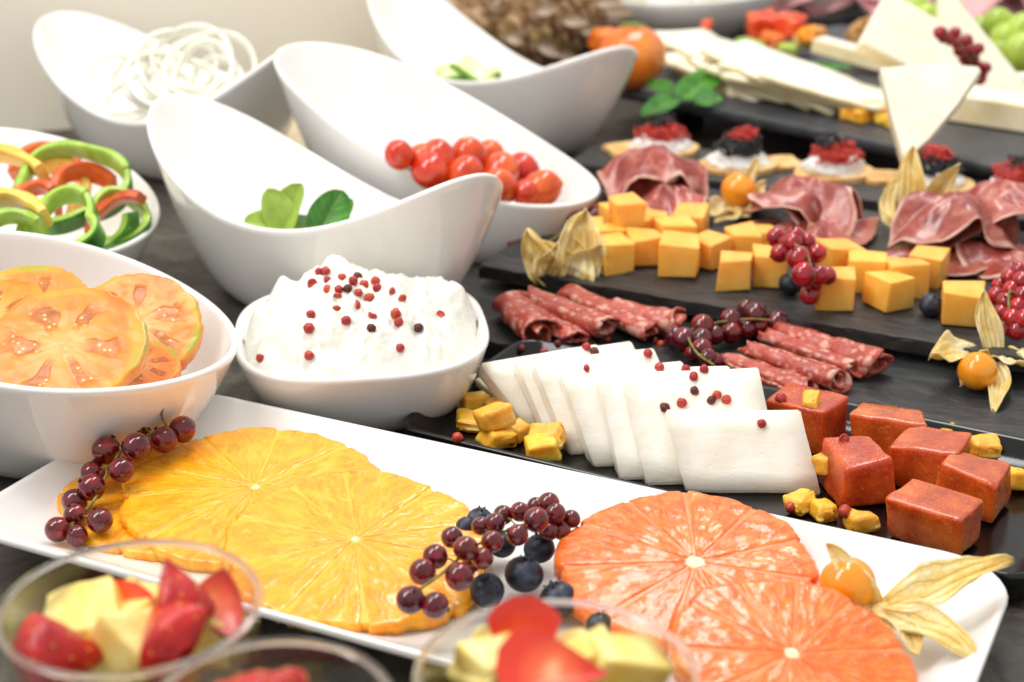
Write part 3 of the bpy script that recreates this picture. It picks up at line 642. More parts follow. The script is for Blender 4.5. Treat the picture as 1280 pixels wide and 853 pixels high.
# ------------------------------------------------------------------ black tray: white cheese, quince paste, candied fruit
def slab(label, bl, tl, zt, wvec, wtop, T):
    A = P(*bl, .62); B = P(*tl, zt); w1 = Vector(wvec); w2 = Vector(wtop); n = (B-A).cross(w1).normalized()
    if n.y > 0: n = -n
    jt = lambda s: Vector((fbm(A*s), fbm(A*s*1.7), 0))*.22; c = [A, A+w1+jt(1.1), B+w2+jt(2.3), B+jt(3.1)]; back = [q-n*T for q in c]; low = min(q.z for q in back)
    vs = [q-A for q in c]+[q-A for q in back]; fs = [(0, 1, 2, 3), (7, 6, 5, 4), (0, 4, 5, 1), (1, 5, 6, 2), (2, 6, 7, 3), (3, 7, 4, 0)]
    bm = bmesh.new(); bv = [bm.verts.new(v) for v in vs]
    for f in fs: bm.faces.new([bv[i] for i in f])
    bmesh.ops.subdivide_edges(bm, edges=bm.edges[:], cuts=3, use_grid_fill=True)
    es = [e for e in bm.edges if len(e.link_faces) == 2 and e.calc_face_angle(0) > .5]
    bmesh.ops.bevel(bm, geom=es, offset=.06, segments=2, affect='EDGES')
    for v in bm.verts: v.co += Vector((fbm(v.co*.7+A), fbm(v.co*.7+A*2), fbm(v.co*.7-A)))*.05+Vector((0, 0, 1))*.02*fbm(v.co*4)
    bm.verts.index_update(); vv = [tuple(v.co) for v in bm.verts]; ff = [tuple(v.index for v in f.verts) for f in bm.faces]; bm.free()
    o = obj('white_cheese_slice', mesh('white_cheese_slice', vv, ff, FETA), None, A); tag(o, label, 'cheese slice', 'leaning slices of white cheese')
    return A, n
SL = [((664, 536), (603, 453), 2.9, (4.7, 1.9, 0), 'rearmost slice of white cheese, nearest the ricotta bowl'),
      ((690, 553), (645, 447), 3.25, (4.8, 1.5, 0), 'second white cheese slice from the ricotta end'),
      ((714, 568), (667, 450), 3.5, (4.9, 1.1, 0), 'third white cheese slice from the ricotta end'),
      ((743, 583), (704, 463), 3.5, (5.0, .8, 0), 'middle slice of the white cheese row'),
      ((776, 599), (745, 464), 3.75, (5.1, .5, 0), 'third white cheese slice from the quince paste end'),
      ((808, 606), (784, 466), 3.85, (5.2, .3, 0), 'second white cheese slice from the quince paste end'),
      ((858, 614), (832, 511), 3.05, (5.0, -.25, 0), 'front slice of white cheese, beside the quince paste')]
for bl, tl, zt, wv, lb in SL:
    wv = Vector(wv); slab(lb, bl, tl, zt, wv, wv*.98+Vector((.1+.2*fbm(wv*3), .25, 0)), .98+.25*fbm(wv*5))
o = obj('white_cheese_scrap', mesh('white_cheese_scrap', *block(2.6, 1.0, .35, .1, .12, 2, .2, 2, .06, 77), FETA), None, P(622, 492, .6), (R(6), R(14), R(-52))); tag(o, 'thin scrap of white cheese lying under the rearmost slice', 'cheese slice')
def quince(label, u, v, sx, sy, sz, rz, seed, z=.56):
    o = obj('quince_paste_block', mesh('quince_paste_block', *block(sx, sy, sz, .15, .18, 3, .04, 3, .09, seed), QUINCE), None, P(u, v, z), (0, 0, rz))
    tag(o, label, 'quince paste', 'blocks of quince paste on the black tray')
quince('quince paste block behind the cheese, touching the salami', 1005, 548, 2.5, 2.2, 1.75, R(-35), 1)
quince('wide quince paste block at the back of the tray', 1108, 562, 2.7, 2.0, 1.6, R(-20), 2)
quince('quince paste block with a pink peppercorn on top', 1072, 616, 2.0, 2.2, 1.75, R(8), 3)
quince('quince paste block between the back one and the shiny one', 1160, 598, 2.3, 2.2, 1.6, R(-32), 4)
quince('shiny quince paste block at the right', 1212, 632, 2.4, 2.0, 1.7, R(-34), 5)
quince('nearest quince paste block, pinkish end toward the tray edge', 1163, 672, 2.7, 1.9, 1.55, R(-36), 6)
def chunk(label, u, v, z, s, seed, rot, mat=CANDY, name='candied_fruit_piece', cat_='candied fruit', group='yellow candied fruit pieces on the black tray'):
    rg = random.Random(seed); s *= .9; o = obj(name, mesh(name, *block(s*rg.uniform(1.0, 1.35), s*rg.uniform(.75, 1), s*rg.uniform(.55, .8), s*.16, s*.09, 3, .1, 3, s*.13, seed), mat), None, P(u, v, z), rot)
    return tag(o, label, cat_, group)
for k, (u, v, z, s, rz, lb) in enumerate([(594, 513, .55, 1.0, .3, 'small amber candied piece at the far side of the pile near the bowl'), (625, 520, .55, 1.25, 0.1, 'candied piece at the back of the pile by the cheese'), (589, 536, .55, 1.2, -.2, 'candied piece at the left end of the pile'), (620, 535, 1.2, 1.2, .5, 'candied piece lying on top of the pile'), (622, 557, .55, 1.2, .4, 'candied piece lying nearest the platter'), (649, 549, .55, .9, 1.0, 'small square candied piece between the two piles'),
        (683, 556, .9, 1.25, -.4, 'upper candied piece leaning on the cheese slices'), (680, 573, .55, 1.2, .1, 'lower candied piece in front of the cheese slices'), (1014, 512, 2.15, .95, 1.2, 'candied piece lying on the rearmost quince block'), (1031, 590, 1.0, 1.1, .9, 'round candied piece wedged between cheese and quince'), (1000, 636, .6, 1.05, .8, 'bright lemon candied piece at the cheese corner'), (1026, 645, .55, 1.05, 2.0, 'candied piece beside the lemon one at the cheese corner'),
        (1078, 660, .55, 1.15, .2, 'knobbly candied piece in front of the nearest quince block'), (1190, 551, .6, .8, .5, 'tiny candied piece behind the quince blocks'), (1229, 570, .6, 1.1, .1, 'candied piece behind the shiny quince block'), (1274, 610, .55, 1.1, .0, 'candied piece at the right edge of the tray')]):
    chunk(lb, u, v, z, s, 20+k, (R(random.uniform(-14, 14)), R(random.uniform(-10, 10)), rz))

# ------------------------------------------------------------------ ricotta
def ricotta():
    n = 110; vs = []; a = R(8)
    for i in range(n):
        for j in range(n):
            x = -1+2*i/(n-1); y = -1+2*j/(n-1); k = (abs(x)**2.9+abs(y)**2.9)**(1/2.9); m = max(abs(x), abs(y))
            s = m/k if k > 1e-6 else 1; X, Y = x*s*4.86, y*s*4.86; rr = m
            wx, wy = X*math.cos(a)-Y*math.sin(a), X*math.sin(a)+Y*math.cos(a)
            dome = 2.75*max(0, 1-rr**2.3)**.85
            z = 2.55+dome+.42*fbm((wx*.55, wy*.55, 2), 1, 4)*(1-rr**6)+.2*(.5-abs(fbm((wx*.9+wy*.5, wy*.45-wx*.2, 5), 1, 2))*2.2)*(1-rr**6)+.1*(.5-abs(fbm((wx*2.4, wy*2.0, 1), 1, 2))*2)+.04*fbm((wx*4, wy*4, 0), 1, 3)
            for px_, py_, h, wd in ((-4.2, -.6, 1.0, .7), (-3.6, 1.0, .7, .8), (4.3, .6, 1.35, .75), (3.6, 1.9, .8, .9), (-1.2, 2.6, .7, .7), (-2.0, 1.6, .5, .6)):
                z += h*math.exp(-((wx-px_)**2+(wy-py_)**2)/wd**2)
            vs.append((wx, wy, z))
    o = obj('ricotta_mound', mesh('ricotta_mound', vs, grid_faces(n, n), RICOTTA), None, (RC[0], RC[1], 0)); tag(o, 'heaped white ricotta filling the rounded square bowl', 'ricotta')
ricotta()
def pepper_meshes():
    out = []
    for k in range(4):
        vs, fs = sphere(1, 14, 9, 1, 1, .92, .16, 1.6, k+3)
        if k == 3: vs = [(x, y, min(z, .15+.2*math.sin(x*3))) for x, y, z in vs]      # a cracked half shell
        out.append((mesh('peppercorn', vs, fs, PEPC), mesh('peppercorn', vs, fs, PEPD)))
    return out
PM = pepper_meshes()
def peppercorn(u, v, label, group, r=.205, dark=False, k=None, p=None):
    if p is None: p, n = hit(u, v)
    k = random.randrange(4) if k is None else k
    o = obj('peppercorn', PM[k][1 if dark else 0], None, p+Vector((0, -.1, .8)).normalized()*r*.25, rot_rand(random), r*random.uniform(.85, 1.12)); tag(o, label, 'peppercorn', group)
off = lambda q, s, ox, oy: (ox+q[0]/s, oy+q[1]/s)
for i, q in enumerate([(427, 163), (488, 108), (560, 135), (630, 133), (658, 168), (708, 152), (716, 184), (780, 196), (827, 228), (682, 228), (634, 204), (624, 257), (538, 272), (422, 300), (412, 362), (578, 328), (697, 302), (690, 362), (798, 296), (812, 335), (900, 360), (995, 305), (818, 450), (414, 483), (196, 494), (497, 148), (545, 190), (540, 222), (497, 190), (585, 185), (610, 152), (458, 110)]):
    u, v = off(q, 3.554, 270, 310); dk = i in (3, 17, 20, 29)
    peppercorn(u, v, 'dark brown peppercorn scattered on the ricotta' if dk else 'pink peppercorn scattered on the ricotta', 'peppercorns on the ricotta', dark=dk)
for i, (u, v, dk) in enumerate([(680, 441, 0), (652, 437, 1), (734, 462, 0), (733, 435, 0), (739, 430, 1), (743, 441, 1), (759, 425, 0), (697, 431, 1), (803, 422, 1), (818, 427, 0), (826, 432, 0), (810, 443, 0), (824, 461, 0), (857, 463, 0), (880, 463, 0), (867, 472, 0), (868, 490, 1), (896, 495, 0), (889, 502, 1), (908, 501, 0), (831, 511, 1), (852, 505, 0), (952, 531, 0)]):
    peppercorn(u, v, 'dark brown peppercorn scattered on the white cheese slices' if dk else 'pink peppercorn scattered on the white cheese slices', 'peppercorns on the white cheese', .19, bool(dk))
for u, v, lb in [(572, 549, 'pink peppercorn alone on the black tray floor beside the candied fruit'), (1055, 551, 'pink peppercorn on top of a quince paste block'), (976, 500, 'pink peppercorn by the rearmost quince block and the salami'), (988, 636, 'peppercorn at the bottom corner of the front cheese slice'), (1056, 641, 'pink peppercorn beside the knobbly candied piece')]:
    peppercorn(u, v, lb, 'stray peppercorns on the black tray', .22)

# ------------------------------------------------------------------ salami, currants, physalis on the flat slate
def roll(label, A, B, r0, r1, turns=1.6, seed=0, sag=.0, flat=.75, group='rolled salami slices'):
    """a thin slice rolled up: spiral sheet swept from A to B"""
    r0 *= 1.25; r1 *= 1.25; A, B = Vector(A), Vector(B); d = B-A; L = d.length; vs, uv = [], []; nu, nv = 36, 18; rg = random.Random(seed); ph = rg.uniform(0, 6)
    F = frame_rot(d, (0, 0, 1))
    for j in range(nv):
        t = j/(nv-1); rad = r0+(r1-r0)*t
        for i in range(nu):
            s = i/(nu-1); rad = (r0+(r1-r0)*t)*(1+.07*math.sin(t*17+s*3)); a = ph+s*turns*2*math.pi; r = rad*(.42+.58*s)*(1+.1*fbm((s*3, t*3, seed)))
            jag = (.35*math.sin(a*1.3+seed)*(t-.5)*2*.8+.25*fbm((s*4, seed, t)))*(abs(t-.5)*2)**3
            q = Vector((r*math.cos(a), L*t+jag, r*math.sin(a)*flat+sag*math.sin(math.pi*t)+.06*fbm((s*2, t*5, seed*2))))
            vs.append(F@q); uv.append((s, t))
    me = mesh('salami_slice', vs, grid_faces(nv, nu), SALAMI, True, None, uv, recalc=False)
    o = obj('salami_slice', me, None, A); solidify(o, .13); tag(o, label, 'salami slice', group)
Zs = .85
def seg(u0, v0, z0, u1, v1, z1): return P(u0, v0, Zs+z0), P(u1, v1, Zs+z1)
roll('loosely folded salami slice, leftmost, behind the white cheese', *seg(634, 378, .75, 676, 420, .5), .72, .85, 1.4, 1)
roll('broad open salami slice under the leftmost rolls', *seg(668, 385, .55, 722, 422, .4), .75, .6, 1.3, 2, flat=.5)
roll('plump salami roll second from the left', *seg(664, 371, .95, 758, 409, .75), .55, .62, 1.9, 3)
roll('long salami roll starting at the papery husk', *seg(715, 368, .8, 812, 414, .6), .52, .5, 1.9, 4)
roll('salami roll with an upturned flared end by the currants', *seg(762, 384, .75, 852, 404, .8), .46, .62, 1.8, 5, sag=-.15)
roll('open salami slice lowest at right, touching the quince paste', *seg(908, 446, .45, 1010, 487, .4), .42, .8, 1.3, 6, flat=.45)
roll('thin salami roll at right, nearest the cheese', *seg(934, 434, .75, 1052, 476, .6), .36, .55, 1.9, 7)
roll('middle thin salami roll at right', *seg(955, 418, .6, 1072, 462, .5), .35, .42, 1.9, 8)
roll('rear wide salami roll at right with torn end', *seg(980, 414, .65, 1098, 456, .6), .4, .75, 1.8, 9)
berries('dark red currant sprig between the two heaps of salami', [(878, 408, 14, 1.9), (855, 425, 15, 1.6), (843, 421, 12, 1.4), (877, 424, 13, 1.7), (893, 419, 12, 1.5), (877, 437, 13, 1.6), (885, 447, 11, 1.5), (893, 452, 11, 1.3), (913, 400, 13, 1.9), (914, 416, 13, 1.5), (934, 412, 12, 1.4), (944, 393, 14, 2.0), (950, 408, 11, 1.5), (972, 403, 14, 1.7), (866, 442, 10, 1.3), (932, 385, 10, 2.0)],
        False, [(893, 457, 1.5), (870, 440, 1.8), (862, 414, 1.9), (905, 402, 2.0), (940, 399, 2.0), (968, 401, 1.9)], seed=3)
physalis('physalis with four spread husk leaves on the bare slate at right', 1222, 464, 25, 1.75,
    [(1153, 455, 1.9, 62, (0, -.2, 1), .12, .5), (1231, 361, 4.3, 34, (0, -1, .25), .0, .35), (1247, 514, 1.0, 34, (-.2, -.4, 1), -.05, .4), (1290, 462, 1.7, 46, (0, -.3, 1), .1, .5), (1200, 486, 1.1, 30, (0, -.4, 1), .05, .4)], (1238, 452, 1.35))

# ------------------------------------------------------------------ cheese cubes, husk, ham on the second slate
Z3 = 2.0
def cube(label, u, v, s, rz, seed, z=Z3):
    o = obj('cheese_cube', mesh('cheese_cube', *block(s*.84, s*.84, s*.8, .09, .13, 2, 0, 0, 0, seed), CHEDDAR), None, P(u, v, z), (0, 0, rz)); tag(o, label, 'cheese cube', 'orange cheese cubes on the slate')
CB = [(768, 341, 1.9, .4, 'cheese cube at the near left end of the row by the husk'), (735, 316, 1.8, .1, 'cheese cube half hidden behind the papery husk'), (757, 321, 1.8, .3, 'rearmost left cheese cube behind the husk'), (772, 298, 1.9, .35, 'cheese cube at the back, nearest the first ham fold'), (806, 332, 1.9, .15, 'upright cheese cube in the front row beside the near left one'), (790, 312, 1.9, .5, 'cheese cube wedged in the middle of the left heap'), (815, 306, 1.9, -.2, 'cheese cube in the back row of the left heap'),
      (850, 345, 2.15, -.25, 'large front cheese cube in the left heap'), (887, 336, 1.9, -.75, 'cheese cube turned edge on at the right of the left heap'), (862, 304, 2.1, -.3, 'cheese cube highest at the back of the left heap'), (842, 318, 1.9, .2, 'cheese cube behind the large front one'), (917, 362, 1.85, -.15, 'front cheese cube left of the hanging currants'), (928, 327, 1.9, .2, 'cheese cube behind the currants, left part'), (962, 358, 1.95, -.2, 'cheese cube just left of the currants'), (950, 322, 1.7, .3, 'small cheese cube behind the currants'),
      (1043, 386, 1.95, -.12, 'front cheese cube right of the currants'), (1048, 350, 2.0, .25, 'cheese cube behind the front one right of the currants'), (1082, 364, 2.0, -.25, 'cheese cube in the middle of the right heap'), (1107, 386, 1.9, .5, 'cheese cube turned to show a corner in the right heap'), (1130, 372, 2.0, .1, 'cheese cube behind the corner turned one'), (1157, 356, 1.95, -.5, 'cheese cube at the right end of the right heap'), (1200, 406, 2.0, -.2, 'lone cheese cube beside a blueberry at right')]
for k, (u, v, s, rz, lb) in enumerate(CB): cube(lb, u, v-4, s, rz, 40+k)
cube('cheese cube lying on top at the back left of the heap', 783, 281, 1.75, .3, 70, Z3+1.3)
for u, v, r, lb in [(898, 303, 12, 'blueberry behind the large front cheese cubes'), (988, 355, 15, 'blueberry under the hanging currants'), (1164, 382, 16, 'blueberry beside the lone cheese cube')]:
    blueberry(u, v, r, Z3+.5, lb, 'blueberries among the cheese cubes', random.uniform(-.5, .8), random.uniform(0, 6))
berries('bright red currant sprig draped over the cheese cubes', [(970, 297, 12, 4.6), (994, 296, 12, 4.9), (991, 304, 12, 4.7), (1008, 303, 11, 4.6), (974, 317, 11, 4.3), (998, 323, 14, 4.5), (1021, 317, 12, 4.3), (1005, 343, 15, 4.0), (1024, 344, 12, 3.8), (1034, 345, 11, 3.7), (1012, 369, 12, 2.8), (983, 305, 10, 4.5), (1018, 355, 10, 3.2)],
        True, [(975, 298, 4.7), (1003, 311, 4.8), (1012, 326, 4.6), (1015, 345, 3.9), (1012, 362, 3.1)], seed=4)
berries('bright red currant cluster at the right edge of the slate', [(1274, 339, 11, 4.3), (1262, 348, 11, 4.0), (1278, 352, 12, 4.2), (1250, 357, 10, 3.6), (1266, 363, 12, 3.8), (1246, 370, 11, 3.4), (1280, 370, 12, 3.8), (1258, 378, 12, 3.4), (1273, 384, 12, 3.4), (1252, 392, 11, 3.0), (1266, 399, 13, 3.0), (1281, 399, 13, 3.1), (1271, 413, 12, 2.6), (1254, 410, 10, 2.6)],
        True, [(1272, 340, 4.2), (1262, 365, 3.9), (1262, 390, 3.3), (1270, 410, 2.7)], seed=5)
berries('dark currants beside the papery husk under the tomato bowl', [(716, 271, 10, 2.9), (708, 276, 11, 2.6), (722, 266, 10, 3.0), (743, 270, 9, 2.8), (742, 281, 9, 2.5), (645, 313, 12, 1.3), (651, 325, 12, 1.3), (660, 309, 9, 1.5), (688, 317, 10, 1.4), (741, 262, 8, 3.0)], False, [(648, 318, 1.7), (690, 300, 2.2), (722, 275, 2.8), (742, 272, 2.8)], seed=6)
hk = physalis('empty upright papery physalis husk beside the salami', 700, 352, 24, 1.4, [(736, 262, 4.9, 74, (.2, -1, .2), .0, .55), (660, 283, 4.2, 50, (-.3, -1, .2), .05, .5), (754, 300, 3.6, 52, (.3, -1, .2), .05, .5), (716, 296, 3.7, 84, (0, -1, .3), .0, .6), (722, 272, 4.6, 62, (0, -1, .1), -.03, .5), (678, 300, 3.5, 66, (0, -1, .3), .0, .5)], (702, 362, 1.1), berry=False)
def ham(label, u, v, z, a, b, rz, phi, w, seed, lift=0.0, side=0.0, th=.12):
    """thin oval ham sheet folded over itself: lies flat, curls round a soft fold, upper flap comes back"""
    o = P(u, v, z); N, M = 34, 60; vs, uv = [], []
    S = [-a+2*a*k/80 for k in range(81)]; X, Z, TH = [0.0], [0.0], []
    for s in S:
        q = min(1, max(0, (s+w)/(2*w))); TH.append(phi*q*q*(3-2*q))
    for k in range(1, 81): X.append(X[-1]+math.cos(TH[k])*(S[k]-S[k-1])); Z.append(Z[-1]+math.sin(TH[k])*(S[k]-S[k-1]))
    mx = X[40]
    for i in range(N):
        r = i/(N-1)
        for j in range(M):
            an = 2*math.pi*j/M; ed = 1+.1*fbm((math.cos(an)*1.5, math.sin(an)*1.5, seed*3.3))
            s = a*r*math.copysign(abs(math.cos(an))**.7, math.cos(an))*min(1, ed); y = b*r*math.copysign(abs(math.sin(an))**.8, math.sin(an))*ed; k = (s+a)/(2*a)*80; k0 = max(0, min(79, int(k))); t = k-k0
            x = X[k0]*(1-t)+X[k0+1]*t-mx; zz = Z[k0]*(1-t)+Z[k0+1]*t; thh = TH[k0]
            c = .38*fbm((s*.45, y*.45, seed*2.7), 1, 3)+.16*math.sin(y*1.7+s*.6+seed)*(.3+r)
            x += -math.sin(thh)*c; zz += math.cos(thh)*c+lift*max(0, zz)+side*y*(zz/3)
            y2 = y*(1-.18*zz/3)
            vs.append(Vector((x*math.cos(rz)-y2*math.sin(rz), x*math.sin(rz)+y2*math.cos(rz), max(.1, zz+.15)))); uv.append((j/M, 1-r))
    ob = obj('ham_slice', mesh('ham_slice', vs, grid_faces(N, M, False, True), HAM, True, None, uv, recalc=False), None, o); solidify(ob, th)
    tag(ob, label, 'ham slice', 'folded slices of cured ham')
def drape(label, u, v, z, rad, H, nf, A, rot, seed, sx=1.0, th=.07):
    """thin ham slice dropped into a soft pile: high middle, skirt of loose folds, ragged fatty edge"""
    N, M = 30, 96; vs, uv = [], []; rg = random.Random(seed); ph = rg.uniform(0, 6)
    for i in range(N):
        r = i/(N-1)
        for j in range(M):
            an = 2*math.pi*j/M; ed = 1+.16*fbm((math.cos(an)*1.3, math.sin(an)*1.3, seed*3.3))+.04*fbm((math.cos(an)*7, math.sin(an)*7, seed))
            wv = math.sin(nf*an+ph+1.3*math.sin(an+seed)+r*1.2); w2 = math.sin((2*nf-1)*an+ph*2-r*2)
            q = rad*r*ed*(1-.1*wv*r)
            an2 = an+.32*r*math.cos(nf*an+ph)/nf*1.6
            x = q*math.cos(an2)*sx; y = q*math.sin(an2)/sx
            zz = H*(1-r**1.3)+A*r**1.1*(wv*.75+.25*w2+.75)*(.6+.4*H/2)+.4*fbm((x*.5, y*.5, seed*1.7), 1, 3)*(1-.3*r)
            vs.append(Vector((x, y, zz+.12))); uv.append((j/M, 1-r))
    Mx = tilt(*rot); vs = [Mx@p for p in vs]; vs = [Vector((p.x, p.y, max(.06+.02*fbm(p), p.z))) for p in vs]
    ob = obj('ham_slice', mesh('ham_slice', vs, grid_faces(N, M, False, True), HAM, True, None, uv, recalc=False), None, P(u, v, z)); solidify(ob, th)
    tag(ob, label, 'ham slice', 'folded slices of cured ham')
ham('dark folded ham slice with rounded lobe, leftmost, by the tomato bowl', 768, 258, Z3, 4.0, 2.6, R(186), R(186), 2.1, 1, 0, 0, .08)
drape('ham slice peaked up to the first caviar canape', 812, 252, Z3, 3.1, 3.0, 3, 1.0, (R(-6), R(4), .5), 2, 1.1)
drape('low rumpled ham slice at the foot of the first ham pile', 840, 268, Z3, 2.7, 1.3, 4, .9, (0, 0, 1.4), 12, 1.25)
ham('ham slice curled into a loop beside the orange physalis', 868, 266, Z3, 3.0, 1.5, R(-12), R(200), 1.4, 3, 0, 0, .08)
ham('pale pink ham slice folded over in the middle', 1020, 292, Z3, 4.2, 2.4, R(-20), R(190), 2.1, 4, 0, 0, .08)
drape('ham slice heaped toward the middle canape', 998, 280, Z3, 3.2, 2.3, 3, 1.0, (R(-4), R(-6), 2.2), 9, 1.2)
drape('lower ruffle of ham lying behind the red currants', 1030, 302, Z3, 2.6, .8, 4, .6, (0, 0, .6), 5, 1.35)
drape('ruffled ham slice piled beside the upright husk at right', 1192, 312, Z3, 3.3, 2.7, 4, 1.1, (R(-6), R(6), 1.0), 6, 1.05)
drape('flat dark ham slice under the ruffled ones at right', 1160, 332, Z3, 3.0, .5, 3, .45, (0, 0, .3), 7, 1.5)
drape('ham slice with white fat edge at the far right', 1248, 304, Z3, 3.2, 3.0, 3, 1.1, (R(-8), R(-6), 3.0), 8, 1.0)
drape('ham slice sagging low at the right edge under the white edged one', 1252, 332, Z3, 2.8, .7, 4, .6, (0, 0, 2.0), 10, 1.3)
physalis('round orange physalis with opened husk between two ham folds', 923, 237, 22, 3.6, [(958, 226, 4.0, 26, (.4, -1, .3), .05, .4), (866, 268, 2.5, 30, (0, -.6, 1), .1, .5), (895, 280, 2.2, 30, (0, -.6, 1), .0, .5), (944, 196, 5.3, 22, (0, -1, 0), .0, .4), (938, 272, 2.4, 30, (.2, -.8, .6), .0, .5)], (921, 262, 2.6))
physalis('closed papery physalis husk standing between ham folds at right', 1128, 262, 20, 3.4, [(1146, 182, 6.6, 44, (-.3, -1, .2), .0, .6), (1200, 204, 5.8, 44, (.3, -1, .3), .02, .6), (1122, 222, 4.6, 46, (-.3, -1, .3), .0, .6), (1104, 240, 3.6, 30, (-.5, -1, .4), .0, .5), (1175, 250, 3.6, 44, (.2, -1, .3), .0, .5)], (1130, 288, 2.3), berry=False)

# ------------------------------------------------------------------ canapes
def heap(r, h, n, br, seed, sx=1.0):
    rg = random.Random(seed); parts = [sphere(1, 14, 8, r*sx*.8, r*.8, h*.8)]
    base = sphere(br, 7, 5)
    for k in range(n):
        a = rg.uniform(0, 6.283); e = math.acos(rg.uniform(0, 1)); q = 1+.5*fbm((math.sin(e)*math.cos(a)*2.2+seed, math.sin(e)*math.sin(a)*2.2, math.cos(e)*2.2)); c = (q*r*sx*math.sin(e)*math.cos(a), q*r*math.sin(e)*math.sin(a), q*h*math.cos(e))
        parts.append(([(x+c[0], y+c[1], z+c[2]) for x, y, z in base[0]], base[1]))
    return cat(parts)
def canape(label, u, v, rz, order, seed, s=1.0, z=2.2):
    t = thing('canape', label, 'canape', P(u, v, z), (0, 0, rz), 'caviar canapes on the grey slate')
    outl = [(2.35*s*math.cos(a)*(1+.04*math.sin(5*a+seed)), 1.75*s*math.sin(a)*(1+.04*math.cos(4*a+seed))) for a in [2*math.pi*k/40 for k in range(40)]]
    obj('cracker', mesh('cracker', *prism(outl, .02, .34, .08), CRACK, False), t, (0, 0, 0), (R(2), R(-2), 0))
    vs, fs = sphere(1, 36, 16, 1, 1, 1, .22, 1.8, seed); vs = [(x*1.75*s, y*1.35*s, max(z, 0)*1.05+.3) for x, y, z in vs]
    obj('cream_cheese', mesh('cream_cheese', vs, fs, CREAM), t)
    lo, hi = order
    a = obj('red_roe' if lo == 'r' else 'black_roe', mesh('roe', *heap(1.12*s, .95, 420, .075, seed, 1.2), ROER if lo == 'r' else ROEB), t, (0, -.1, 1.05)); a['kind'] = 'stuff'
    b = obj('red_roe' if hi == 'r' else 'black_roe', mesh('roe', *heap(.62*s, .62, 200, .075, seed+9, 1.3), ROER if hi == 'r' else ROEB), t, (.12*(seed % 3-1)*2, .05, 1.78)); b['kind'] = 'stuff'
canape('canape with red roe under black roe, leftmost, behind the peaked ham', 826, 192, .2, 'rb', 1)
canape('canape with black roe under a red roe ball, above the orange physalis', 922, 211, -.1, 'br', 2)
canape('canape with wide red roe capped black, above the pink ham', 1042, 220, .1, 'rb', 3)
canape('canape with black roe under red, behind the upright husk', 1166, 236, -.1, 'br', 4)
canape('canape with red and black roe cut off by the right edge', 1270, 248, .1, 'rb', 5)
for u, v, rz, lb in [(972, 208, .3, 'toasted cracker corner behind the physalis canape'), (1112, 226, -.2, 'toasted cracker between the two middle canapes'), (786, 190, .4, 'toasted cracker edge beside the leftmost canape')]:
    o = obj('cracker', mesh('cracker', *prism(rough_outline(2.6, 2.0, .08, .4, int(u)), .0, .3, .08), CRACK, False), None, P(u, v, 2.22), (R(4), 0, rz)); tag(o, lb, 'cracker', 'loose crackers among the canapes')

# ------------------------------------------------------------------ fruit in the bowls
for k, (u, v, r, z, lb) in enumerate([(499, 194, 16, 6.1, 'cherry tomato at the upper left end of the heap'), (527, 197, 15, 5.7, 'cherry tomato peeping from behind near the left end'), (547, 200, 20, 5.6, 'dark orange cherry tomato third from the left'), (537, 213, 20, 5.3, 'cherry tomato low at left against the bowl rim'), (586, 198, 21, 5.3, 'deep red cherry tomato at the top middle'), (612, 195, 17, 4.9, 'cherry tomato behind the top middle one'), (581, 220, 20, 5.0, 'cherry tomato low in the middle by the basil bowl tip'), (626, 214, 20, 4.7, 'cherry tomato in the middle of the right half'), (654, 214, 18, 4.3, 'cherry tomato at the back of the right end'), (624, 234, 20, 4.5, 'cherry tomato in front, right of the basil bowl tip'), (657, 243, 15, 4.1, 'small cherry tomato low between the front two'), (677, 236, 20, 4.2, 'cherry tomato with pale stem scar at the right end')]):
    p = P(u, v, z); r = px(r, p)*1.16
    t = thing('cherry_tomato', lb, 'cherry tomato', p, (R([40, 60, 20, 80, 10, 50, 30, 70, 40, 55, 35, 75][k]), R(k*17 % 40-20), k*1.3), 'cherry tomatoes in the slanted bowl')
    obj('skin', mesh('skin', *sphere(r, 26, 16, 1, 1, 1.16, .03, 1.1, k), TOM), t)
    if k not in (4, 9, 11): continue
    vs, fs = sphere(r*.2, 10, 5, 1, 1, .25); obj('stem_scar', mesh('stem_scar', vs, fs, TOMSCAR), t, (0, 0, r*1.15))
def basil(label, a, b, wp, mat, up, bend=.0, fold=.35, wave=.06, seed=0, group=None, name='basil_leaf'):
    A = P(*a); B = P(*b); o = petal(None, A, B, px(wp, A), up, bend, fold, 0, wave, name, mat, seed, .04); tag(o, label, 'leaf', group); return o
BL = 'basil leaves in the swooping bowl'
basil('tall light green basil leaf with pale rib, at the centre', (348, 300, 3.9), (377, 230, 6.4), 58, BASIL_L, (-.55, -.8, .35), .0, .5, .05, 1, BL)
basil('light green basil leaf pointing left', (372, 286, 4.2), (303, 279, 4.9), 46, BASIL_L, (.1, -.6, .8), .05, .35, .05, 2, BL)
basil('light green basil leaf behind the tall one', (362, 292, 4.2), (334, 236, 6.3), 46, BASIL_L, (.1, -.9, .4), .0, .2, .05, 3, BL)
basil('dark green basil leaf with folded tip at right', (396, 296, 4.1), (428, 238, 6.0), 56, BASIL_D, (.3, -.9, .45), .05, .5, .1, 4, BL)
basil('dark green basil leaf crossing to the right tip', (398, 286, 4.2), (441, 250, 5.4), 40, BASIL_D, (.2, -.7, .7), .0, .4, .08, 5, BL)
basil('dark basil leaf deep in the bowl under the light leaves', (352, 290, 4.3), (396, 276, 4.6), 40, BASIL_D, (0, -.5, .8), .0, .2, .05, 6, BL)
